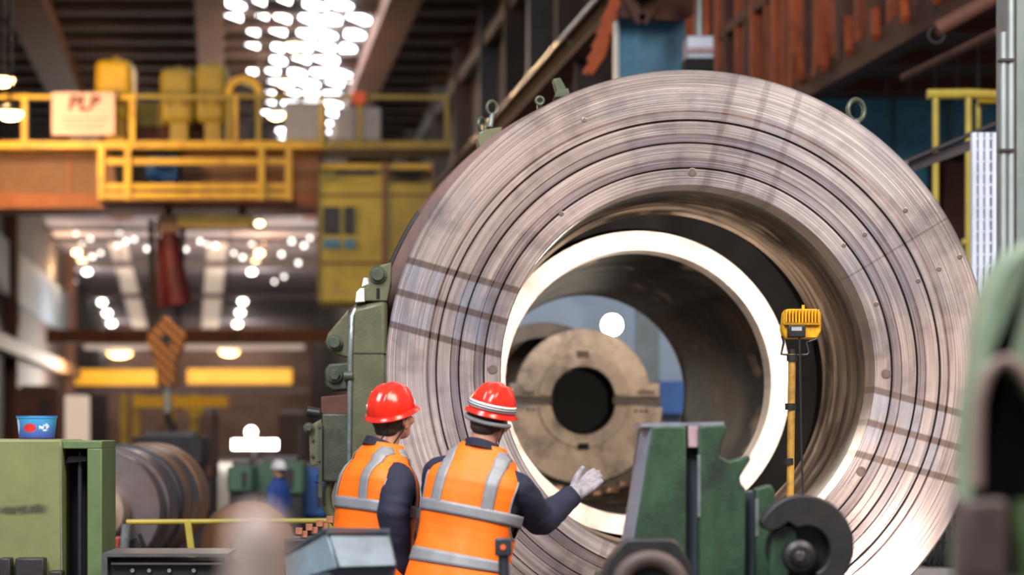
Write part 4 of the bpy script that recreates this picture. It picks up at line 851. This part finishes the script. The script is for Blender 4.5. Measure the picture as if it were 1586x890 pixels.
part('red_base', 'red_paint', t, lambda b: b.pbox(150, 834, 184, 880, 14.6, .3)); part('clevis', 'flood_black', t, lambda b: b.pprism([(183, 850), (190, 828), (200, 836), (212, 826), (222, 848), (214, 862), (186, 862)], 14.4, .2), bevel=.01); part('column', 'dark_steel', t, lambda b: b.pbox(160, 858, 215, 668+CH*F/14.5, 14.5, .3)); part('pin', 'bright_metal', t, lambda b: b.cyl(P(196, 812, 14.3), P(192, 856, 14.3), .03))
# yellow barrier
t = thing('yellow_barrier', 'low yellow tube barrier in front of the steel rolls', 'barrier', P(295, 668+CH*F/14, 14))
part('rail', 'yellow_rail', t, lambda b: b.cyl(P(196, 808, 14), P(520, 806, 14), .016)); part('post', 'yellow_rail', t, lambda b: b.beam(P(291, 806, 14), P(298, 862, 14), .04, .04)); part('foot_post', 'yellow_rail', t, lambda b: b.beam(P(298, 860, 14), P(300, 668+CH*F/14, 14), .045, .045)); part('post', 'yellow_rail', t, lambda b: b.beam(P(515, 806, 14), P(515, 668+CH*F/14, 14), .04, .04))
# background machines at floor level
def machine(px0, py0, px1, py1, D, m, label, extra=None):
    a = P(px0, py1, D); b_ = P(px1, py0, D); t = thing('background_machine', label, 'machine', ((a.x+b_.x)/2, D, 0))
    part('body', m, t, lambda b: b.box(((a.x+b_.x)/2, D+.5, (a.z+b_.z)/2), (b_.x-a.x, 1.0, b_.z-a.z)), bevel=.03)
    part('base', 'dark_steel', t, lambda b: b.box(((a.x+b_.x)/2, D+.5, a.z/2), ((b_.x-a.x)*.9, .8, max(a.z, .05))))
    part('top_cap', 'table_grey', t, lambda b: b.box(((a.x+b_.x)/2, D+.5, b_.z+.03), ((b_.x-a.x)*.7, .6, .08)))
    if m != 'translucent_glow': part('hatch', 'dark_steel', t, lambda b: b.box((a.x+(b_.x-a.x)*.7, D-.01, (a.z+b_.z)/2), ((b_.x-a.x)*.2, .04, (b_.z-a.z)*.6)))
    return t
machine(352, 722, 390, 762, 26, 'machine_green', 'small green machine left of the white-helmeted figure')
machine(394, 716, 470, 765, 27, 'machine_green', 'wide green machine behind the white-helmeted figure')
machine(470, 725, 505, 800, 28, 'machine_blue', 'small blue machine half hidden by the lathe housing')
machine(205, 676, 315, 720, 30, 'dark_steel', 'dark machine hump behind the large steel roll')
machine(312, 640, 330, 740, 34, 'brown_beam', 'brown upright machine post left of the white lamps')
machine(430, 640, 480, 720, 45, 'wall_brown', 'brown cabinet far behind the bright lamp bar')
machine(100, 612, 130, 690, 55, 'translucent_glow', 'pale upright panel behind the green cabinet')  # panel glows by emission to look lit
machine(20, 600, 90, 700, 60, 'rust_brown', 'tall rusty machine far behind the blue tub')
# hose rack right of the ring
t = thing('hose_rack', 'rack of curved black hoses at the lower right of the faceplate', 'hoses', P(1455, 668+CH*F/14.6, 14.6))
part('board', 'column_grey', t, lambda b: b.pbox(1400, 760, 1520, 885, 14.8, .05))
for k in range(5): part('hose', 'flood_black', t, lambda b: b.tube([P(1432+k*9+12*math.sin(q*.4), 885-q*(9+k*2.2), 14.7) for q in range(9)], .012, 8))
for y in (862, 838, 815): part('rack_bar', 'post_green', t, lambda b: b.pbox(1400, y, 1520, y+4, 14.74, .03))
part('sill', 'grey_panel', t, lambda b: b.pbox(1400, 880, 1530, 895, 14.5, .3)); part('leg', 'dark_steel', t, lambda b: b.pbox(1410, 893, 1520, 668+CH*F/14.6, 14.6, .2))

# ================================================================== people
def remesh(mbuf, voxel, smooth_it, wr=None):
    me = bpy.data.meshes.new('tmp'); me.from_pydata([tuple(p) for p in mbuf.v], [], mbuf.f)
    bm = bmesh.new(); bm.from_mesh(me); bmesh.ops.remove_doubles(bm, verts=bm.verts, dist=1e-6); bmesh.ops.recalc_face_normals(bm, faces=bm.faces); bm.to_mesh(me); bm.free()
    o = bpy.data.objects.new('tmp', me); COL.objects.link(o)
    r = o.modifiers.new('r', 'REMESH'); r.mode = 'VOXEL'; r.voxel_size = voxel
    s = o.modifiers.new('s', 'SMOOTH'); s.factor = .5; s.iterations = smooth_it
    dg = bpy.context.evaluated_depsgraph_get(); m2 = bpy.data.meshes.new_from_object(o.evaluated_get(dg)); bpy.data.objects.remove(o)
    if wr:
        no = [v.normal.copy() for v in m2.vertices]
        for v, n_ in zip(m2.vertices, no): v.co += n_*wr(v.co)
    m2.polygons.foreach_set('use_smooth', [True]*len(m2.polygons))
    return m2
def place(me, name, m, par):
    o = bpy.data.objects.new(name, me); COL.objects.link(o); o.parent = par; me.materials.clear(); me.materials.append(MATS[m]); return o
TOR = [(.80, .165, .115, 0), (.90, .178, .125, 0), (1.0, .17, .118, 0), (1.1, .172, .118, 0), (1.2, .182, .122, -.003), (1.3, .19, .123, -.008), (1.35, .188, .117, -.013), (1.39, .178, .106, -.016), (1.425, .152, .09, -.017), (1.455, .12, .075, -.017), (1.485, .09, .063, -.016), (1.515, .066, .056, -.015)]
def tsec(z):
    if z <= TOR[0][0]: return TOR[0][1:]
    for a, b in zip(TOR, TOR[1:]):
        if z <= b[0]:
            t = (z-a[0])/(b[0]-a[0]); return tuple(a[i]+(b[i]-a[i])*t for i in (1, 2, 3))
    return TOR[-1][1:]
def spt(a, b, cy, ang, z, n=2.5):
    c, s = math.cos(ang), math.sin(ang); k = (abs(c)**n+abs(s)**n)**(-1/n)
    return Vector((a*k*c, cy+b*k*s, z))
def torso_into(b, g, z0=.8, z1=1.515, bend=None, n=40, m=30):
    vs = []; fs = []
    for i in range(m+1):
        z = z0+(z1-z0)*i/m; a, bb, cy = tsec(z)
        for j in range(n): vs.append(bend(spt(a+g, bb+g, cy, 2*PI*j/n, z+(g*.5 if z > 1.4 else 0))))
    for i in range(m):
        for j in range(n): fs.append((i*n+j, i*n+(j+1) % n, (i+1)*n+(j+1) % n, (i+1)*n+j))
    fs.append(tuple(range(n))[::-1]); fs.append(tuple(m*n+j for j in range(n))); b.add(vs, fs)
def limb(b, pts, rs, n=16):
    """tapered limb with rounded ends, resampled so that it bends smoothly"""
    P_ = []; R_ = []
    k = len(pts)
    for i in range(k-1):
        for q in range(6):
            t = q/6; P_.append(pts[i].lerp(pts[i+1], t)); R_.append(rs[i]+(rs[i+1]-rs[i])*t)
    P_.append(pts[-1]); R_.append(rs[-1])
    for _ in range(2): P_ = [P_[0]]+[(P_[i-1]+P_[i]*2+P_[i+1])/4 for i in range(1, len(P_)-1)]+[P_[-1]]
    b.tube(P_, R_, n); b.ell(pts[0], (rs[0],)*3, None, 16, 10); b.ell(pts[-1], (rs[-1],)*3, None, 16, 10)
def hand_into(b, W, d, wd, k, spread=.0, curl=.25, thumb_dir=None):
    """W wrist, d direction of hand, wd direction across the palm from little finger to index; k thickness factor"""
    d = d.normalized(); wd = (wd-d*wd.dot(d)).normalized(); nrm = d.cross(wd)
    limb(b, [W-d*.03, W+d*.01], [.03*k, .032*k])
    for s_ in (-.028, -.01, .01, .028): limb(b, [W+wd*s_*.7+d*.005, W+wd*s_+d*.085], [.017*k, .015*k], 10)
    for s_, L in ((-.032, .062), (-.011, .076), (.011, .084), (.032, .074)):
        k0 = W+wd*s_+d*.085; k1 = k0+(d+wd*s_*spread).normalized()*L*.45; k2 = k1+(d*1.0+nrm*curl).normalized()*L*.32; k3 = k2+(d+nrm*curl*2.2).normalized()*L*.25
        limb(b, [k0, k1, k2, k3], [.0125*k, .0115*k, .0105*k, .0085*k], 10)
    td = thumb_dir.normalized() if thumb_dir else (d*.6+wd).normalized()
    t0 = W+wd*.022+d*.025; t1 = t0+(td+wd*.3).normalized()*.042; t2 = t1+td*.034; t3 = t2+(td+d*.25).normalized()*.026
    limb(b, [t0, t1, t2, t3], [.018*k, .0145*k, .0125*k, .0095*k], 10)

def person(label, loc, yaw, lean, arms, head_yaw, head_pitch, band, roll=0.0, scale=1.0, helmet='helmet_red', vest=True, jacket='navy_cloth', vox=.0065, glove=None, hairm='hair', hands=None):
    root = thing('person', label, 'person', loc, yaw); Rw = Matrix.Rotation(yaw, 3, 'Z'); Ri_ = Rw.inverted()
    ax = Ri_ @ Vector((-lean[1], lean[0], 0))           # lean given in world: (to the right, away)
    ang = math.hypot(*lean); RB = Matrix.Rotation(ang, 3, Vector((Ri_ @ Vector((-lean[1], lean[0], 0))))) if ang > 1e-6 else Matrix.Identity(3)
    hip = Vector((0, 0, .92))
    def bend(p):
        t = max(0, min(1, (p.z-.80)/.28)); t = t*t*(3-2*t)
        return p.lerp(hip+RB @ (p-hip), t)
    def toloc(wp): return Ri_ @ (Vector(wp)-Vector(loc))
    sh = {s_: bend(Vector((s_*.178, -.015, 1.365))) for s_ in (-1, 1)}
    J = {}
    for s_ in (-1, 1):
        if s_ in arms: J[s_] = [sh[s_]]+[toloc(q) for q in arms[s_]]
        else: J[s_] = [sh[s_], sh[s_]+Vector((s_*.05, -.01, -.29)), sh[s_]+Vector((s_*.03, .1, -.53))]
    nb = bend(Vector((0, -.02, 1.49))); hc = bend(Vector((0, .005, 1.655)))
    RH = Ri_ @ Matrix.Rotation(roll, 3, 'Y') @ Matrix.Rotation(head_yaw, 3, 'Z') @ Matrix.Rotation(head_pitch, 3, 'X')
    hp = lambda x, y, z: hc+RH @ Vector((x, y, z))
    hands = hands or {}
    def hand_args(s_):
        if s_ in hands: return hands[s_]
        w_, e_ = J[s_][2], J[s_][1]; return ((w_-e_), Vector((0, 1, 0)), .3, None)
    # ---- body: one continuous skin surface
    b = MB(); torso_into(b, -.006, bend=bend)
    limb(b, [nb+Vector((0, 0, -.03)), nb+(hp(0, -.02, -.07)-nb)*.6, hp(0, -.015, -.05)], [.058, .055, .056], 20)
    b.ell(hp(0, -.012, .025), (.074, .094, .092), RH); b.ell(hp(0, .026, -.035), (.063, .07, .082), RH); b.ell(hp(0, .052, -.092), (.044, .042, .03), RH)
    b.ell(hp(0, .078, .004), (.048, .02, .013), RH); b.ell(hp(0, .1, -.03), (.011, .018, .024), RH); b.ell(hp(0, .108, -.046), (.016, .013, .011), RH)
    b.ell(hp(0, .088, -.072), (.026, .014, .009), RH); b.ell(hp(0, .084, -.105), (.02, .018, .014), RH)
    for s_ in (-1, 1):
        b.ell(hp(s_*.045, .062, -.035), (.024, .026, .022), RH)
        b.ell(hp(s_*.077, -.01, -.028), (.01, .021, .034), RH); b.ell(hp(s_*.078, -.004, -.052), (.009, .011, .012), RH)
        limb(b, J[s_], [.045, .042, .03]); d_, w_, cu, th = hand_args(s_); hand_into(b, J[s_][2]+d_.normalized()*.03, d_, w_, .86, .6, cu, th)
        limb(b, [Vector((s_*.095, 0, .88)), Vector((s_*.11, .02, .48)), Vector((s_*.115, -.01, .10))], [.085, .058, .042]); limb(b, [Vector((s_*.115, -.02, .05)), Vector((s_*.13, .15, .035))], [.04, .03])
    body = place(remesh(b, vox, 3), 'body', 'skin', root)
    for s_ in (-1, 1):
        part('eye', 'eye_white', root, lambda q: q.ell(hp(s_*.03, .084, -.012), (.012, .011, .008), RH, 12, 8), local=True)
    # ---- trousers, boots
    b = MB(); torso_into(b, .012, .8, 1.0, bend, 40, 8)
    for s_ in (-1, 1): limb(b, [Vector((s_*.092, 0, .86)), Vector((s_*.108, .02, .48)), Vector((s_*.115, -.01, .11))], [.105, .085, .075])
    place(remesh(b, .012, 4), 'trousers', jacket, root)
    for s_ in (-1, 1):
        b = MB(); limb(b, [Vector((s_*.115, -.035, .05)), Vector((s_*.122, .06, .05)), Vector((s_*.132, .16, .04))], [.052, .052, .042]); limb(b, [Vector((s_*.115, -.02, .06)), Vector((s_*.115, -.01, .16))], [.052, .055])
        place(remesh(b, .01, 3), 'boot', 'boot_black', root)
    # ---- jacket with sleeves
    b = MB(); torso_into(b, .016, .82, 1.5, bend)
    for s_ in (-1, 1):
        W = J[s_][2]; E_ = J[s_][1]
        limb(b, [J[s_][0]+Vector((-s_*.045, 0, .015)), J[s_][0], J[s_][0].lerp(E_, .35), E_, E_.lerp(W, .4), W], [.068, .077, .08, .071, .064, .052], 20)
    def wr(p):
        q = Vector((p.x*9, p.y*9, p.z*16)); w0 = noise.noise(q)*.006+noise.noise(q*2.3)*.0025
        for s_ in (-1, 1):
            dE = (p-J[s_][1]).length
            if dE < .13: w0 += math.sin(dE*150+p.z*60)*.0035*(1-dE/.13)
        return w0
    place(remesh(b, .0085, 4, wr), 'jacket', jacket, root)
    col = MB(); ring = []
    for i in range(28):
        a = 2*PI*i/28; ring.append(bend(Vector((.068*math.cos(a)+0, -.018+.07*math.sin(a), 1.512+.018*(-math.sin(a))))))
    vs = []; fs = []
    for i, p in enumerate(ring):
        out_ = (p-bend(Vector((0, -.018, 1.51)))).normalized()
        vs += [p+out_*.03-Vector((0,0,.03)), p+out_*.012+Vector((0,0,.012)), p+Vector((0,0,.014)), p-Vector((0,0,.02))]
    for i in range(28):
        j = (i+1) % 28
        for q in range(4): fs.append((i*4+q, j*4+q, j*4+(q+1) % 4, i*4+(q+1) % 4))
    col.add(vs, fs); col.build('collar', 'collar_navy', root, local=True)
    for s_ in (-1, 1):
        W, E_ = J[s_][2], J[s_][1]; dd = (W-E_).normalized()
        part('cuff', 'collar_navy', root, lambda q: q.tube([W-dd*.02, W+dd*.005, W+dd*.035, W+dd*.04], [.05, .0515, .047, .036], 20), local=True)
    if glove:
        for s_ in glove:
            b = MB(); d_, w_, cu, th = hand_args(s_); hand_into(b, J[s_][2]+d_.normalized()*.03, d_, w_, 1.2, .1, cu, th); place(remesh(b, .0042, 2), 'glove', 'glove_grey', root)
    # ---- hi-vis vest
    if vest:
        HZ, TZ = .74, 1.5
        def vs_(ang_, z, g):
            a, bb, cy = tsec(z); fl_ = max(0, (1.15-z))*.10
            k = g+.03+fl_-.016*min(1, max(0, (z-1.36)/.11))
            p = spt(a+k, bb+k, cy, ang_, z+(.02 if z > 1.44 else 0), 2.35)
            q = Vector((p.x*6, p.y*6, z*3.2)); off = noise.noise(q)*.011+noise.noise(q*2.1)*.005
            nrm_ = Vector((math.cos(ang_), math.sin(ang_), 0)); return bend(p+nrm_*off)
        NU, NV = 220, 130
        def hole(a_, z):
            s0 = min(abs(a_), abs(2*PI-a_)) if (a_ < PI/2 or a_ > 3*PI/2) else abs(a_-PI)
            e = (s0/.56)**2+((z-1.285)/.14)**2; return e
        def inhole(a_, z): return hole(a_, z) < 1
        def nearv(z): return max(0, z-1.40)
        def neck(a_, z): return z > 1.487
        verts = {}; vv = []; ff = []
        for i in range(NV+1):
            z = HZ+(TZ-HZ)*i/NV
            for j in range(NU): vv.append(vs_(2*PI*j/NU, z, .0))
        for i in range(NV):
            z = HZ+(TZ-HZ)*(i+.5)/NV
            for j in range(NU):
                a_ = 2*PI*(j+.5)/NU
                if inhole(a_, z): continue
                ff.append((i*NU+j, i*NU+(j+1) % NU, (i+1)*NU+(j+1) % NU, (i+1)*NU+j))
        b = MB(); b.add(vv, ff); v = b.build('vest', 'hi_vis_orange', root, local=True, angle=80)
        so = v.modifiers.new('thick', 'SOLIDIFY'); so.thickness = .004; so.offset = 1
        def strip(name, rows, m='reflective_grey'):
            n_ = len(rows[0]); vs2 = [p for r_ in rows for p in r_]; fs2 = []
            for i in range(len(rows)-1):
                for j in range(n_-1): fs2.append((i*n_+j, i*n_+j+1, (i+1)*n_+j+1, (i+1)*n_+j))
            q = MB(); q.add(vs2, fs2); o_ = q.build(name, m, v, local=True, angle=80); s2 = o_.modifiers.new('thick', 'SOLIDIFY'); s2.thickness = .003; s2.offset = 1; return o_
        for zb in band:
            strip('reflective_band', [[vs_(2*PI*j/160, zb-.026+.052*i/4, .007) for j in range(161)] for i in range(5)])
        for s_ in (-1, 1):
            for side in (-1, 1):
                rows = []
                for i in range(34):
                    z = band[0]+.02+(1.482-band[0]-.02)*i/33; a, bb, cy = tsec(z); r_ = []
                    for q in range(6):
                        x_ = s_*(.088+.05*q/5); k_ = .03+max(0, (1.15-z))*.1-.016*min(1, max(0, (z-1.36)/.11))
                        aa, b2 = a+k_, bb+k_
                        xr = max(-.995, min(.995, x_/aa)); y_ = b2*(1-abs(xr)**2.35)**(1/2.35)*side
                        an = math.atan2(y_/1, xr*aa); 
                        # polar angle on the superellipse used by spt
                        c_ = xr*aa/aa; s2_ = y_/b2; an = math.atan2(s2_, c_); r_.append(vs_(an % (2*PI), z, .007))
                    rows.append(r_)
                strip('reflective_strap', rows)
            pth = []
            for i in range(49):
                t_ = 2*PI*i/48; a_ = (.56*math.cos(t_)+(0 if s_ > 0 else PI)) % (2*PI); pth.append(vs_(a_, 1.285+.14*math.sin(t_), .004))
            part('armhole_binding', 'reflective_grey', v, lambda q: q.tube(pth, .0045, 6), local=True)
    # ---- hair and helmet
    b = MB(); b.ell(hp(0, -.022, -.0), (.079, .092, .088), RH); b.ell(hp(0, -.05, -.055), (.058, .05, .04), RH); place(remesh(b, .005, 2), 'hair', hairm, root)
    hm = MB(); NA, NE = 72, 26; vs = []; fs = []
    for i in range(NE+1):
        e = PI/2*(1-i/NE)
        for j in range(NA):
            a_ = 2*PI*j/NA
            rx, ry, rz = .1, .122, .115
            x_, y_, z_ = rx*math.cos(e)**.9*math.cos(a_), ry*math.cos(e)**.9*math.sin(a_), rz*math.sin(e)**.95
            rg = 0
            for cx_, wd_ in ((0, .016), (-.042, .012), (.042, .012)):
                rg = max(rg, math.exp(-((x_-cx_)/wd_)**2)*.007*min(1, math.sin(e)*1.6))
            p = Vector((x_, y_, z_))*(1+rg/.12); vs.append(p)
    prof = [(.0, -.004), (.010, -.012), (.014, -.02), (.010, -.024), (-.004, -.016)]
    for (o_, dz) in prof:
        for j in range(NA):
            a_ = 2*PI*j/NA; fr = max(0, math.sin(a_))**2*.02 if o_ > 0 else 0
            k = 1+(o_+fr*(o_/.014))/.12; vs.append(Vector((.1*k*math.cos(a_), .122*k*math.sin(a_), dz-max(0, math.sin(a_))**2*.01)))
    for i in range(NE+len(prof)):
        for j in range(NA): fs.append((i*NA+j, i*NA+(j+1) % NA, (i+1)*NA+(j+1) % NA, (i+1)*NA+j))
    RT = RH @ Matrix.Rotation(.10, 3, 'X')
    hm.add([hp(0, -.008, .028)+RT @ p for p in vs], fs); he = hm.build('helmet', helmet, root, local=True, angle=60)
    so = he.modifiers.new('thick', 'SOLIDIFY'); so.thickness = .003
    if vest:
        stw = MB(); rows = []
        def hb_(a_, z_, k=1.025): 
            e = math.asin(max(0, z_/.115)**(1/.95)); return hp(0, -.008, .028)+RT @ Vector((0.1*k*math.cos(e)**.9*math.cos(a_), .122*k*math.cos(e)**.9*math.sin(a_), z_))
        return root, he, hb_, hp, root
    return root, he, None, hp, root
def hband(he, hb_, a0, a1, z0, z1, m, name='band'):
    n_ = 40; rows = [[hb_(a0+(a1-a0)*j/n_, z0+(z1-z0)*i/3) for j in range(n_+1)] for i in range(4)]
    q = MB(); q.add([p for r_ in rows for p in r_], [(i*(n_+1)+j, i*(n_+1)+j+1, (i+1)*(n_+1)+j+1, (i+1)*(n_+1)+j) for i in range(3) for j in range(n_)])
    o_ = q.build(name, m, he, local=True, angle=80); s2 = o_.modifiers.new('thick', 'SOLIDIFY'); s2.thickness = .002; s2.offset = 1; return o_

# left worker
W1D = 10.1
loc1 = Vector((P(568, 668, W1D).x, W1D, 0))
r1, he1, hb1, hp1, _ = person('worker in orange vest and plain red helmet standing at the left, looking right', loc1, math.radians(-60), (.15, .06),
    {1: [P(609, 800, W1D-.2), P(622, 895, W1D-.1)]}, math.radians(-36), .26, (1.235, 1.03), roll=.08)
# helmet cord
part('helmet_cord', 'strap_black', r1, lambda q: q.tube([hp1(.05, -.085, -.0), hp1(.03, -.115, -.07), hp1(-.02, -.13, -.13), hp1(-.05, -.145, -.165), hp1(-.02, -.14, -.16), hp1(.05, -.10, -.13), hp1(.078, -.03, -.06), hp1(.085, -.01, .0)], .0035, 6), local=True)
hband(he1, hb1, math.radians(35), math.radians(145), .004, .014, 'helmet_white', 'brim_highlight')  # white band stands in for the specular highlight on the brim
# right worker
W2D = 9.75
loc2 = Vector((P(708, 668, W2D).x, W2D, 0))
r2, he2, hb2, hp2, _ = person('worker in orange vest with striped red helmet seen from behind, gesturing with a gloved hand', loc2, math.radians(-20), (.2, .06),
    {1: [P(836, 806, W2D+.12), P(880, 772, W2D+.28)], -1: [P(682, 800, W2D+.2), P(712, 838, W2D+.4)]}, math.radians(-26), .06, (1.225, 1.015), roll=.3, glove=(1,), hairm='hair',
    hands={1: (Matrix.Rotation(math.radians(20), 3, 'Z') @ Vector((.36, .18, .27)), Matrix.Rotation(math.radians(20), 3, 'Z') @ Vector((-.3, .25, .5)), -.06, Matrix.Rotation(math.radians(20), 3, 'Z') @ Vector((.28, .1, .5)))})
hband(he2, hb2, math.radians(165), math.radians(375), .006, .034, 'helmet_white', 'white_band')
hband(he2, lambda a_, z_: hb2(a_, z_, 1.045), math.radians(165), math.radians(375), .013, .017, 'strap_black', 'band_stripe')
hband(he2, lambda a_, z_: hb2(a_, z_, 1.045), math.radians(165), math.radians(375), .024, .027, 'strap_black', 'band_stripe')
part('neck_strap', 'reflective_grey', r2, lambda q: q.tube([hp2(.1*math.cos(a), -.006+.11*math.sin(a), -.02-.012*math.sin(-a)) for a in [math.radians(g) for g in range(180, 361, 10)]], .010, 8), local=True)
part('helmet_cord', 'strap_black', r2, lambda q: q.tube([hp2(.085, -.02, -.01), hp2(.088, -.03, -.06), hp2(.07, .0, -.10), hp2(.05, .05, -.115)], .003, 6), local=True)
# distant worker
W3D = 25.0
loc3 = Vector((P(428, 668, W3D).x, W3D, 0))
r3 = person('distant figure in blue work clothes and white helmet by the green machines', loc3, math.radians(60), (.05, .0), {}, math.radians(60), 0, (1.2,), helmet='helmet_white', vest=False, jacket='work_blue', vox=.012)
r3[0].scale = (.7, .7, .7)
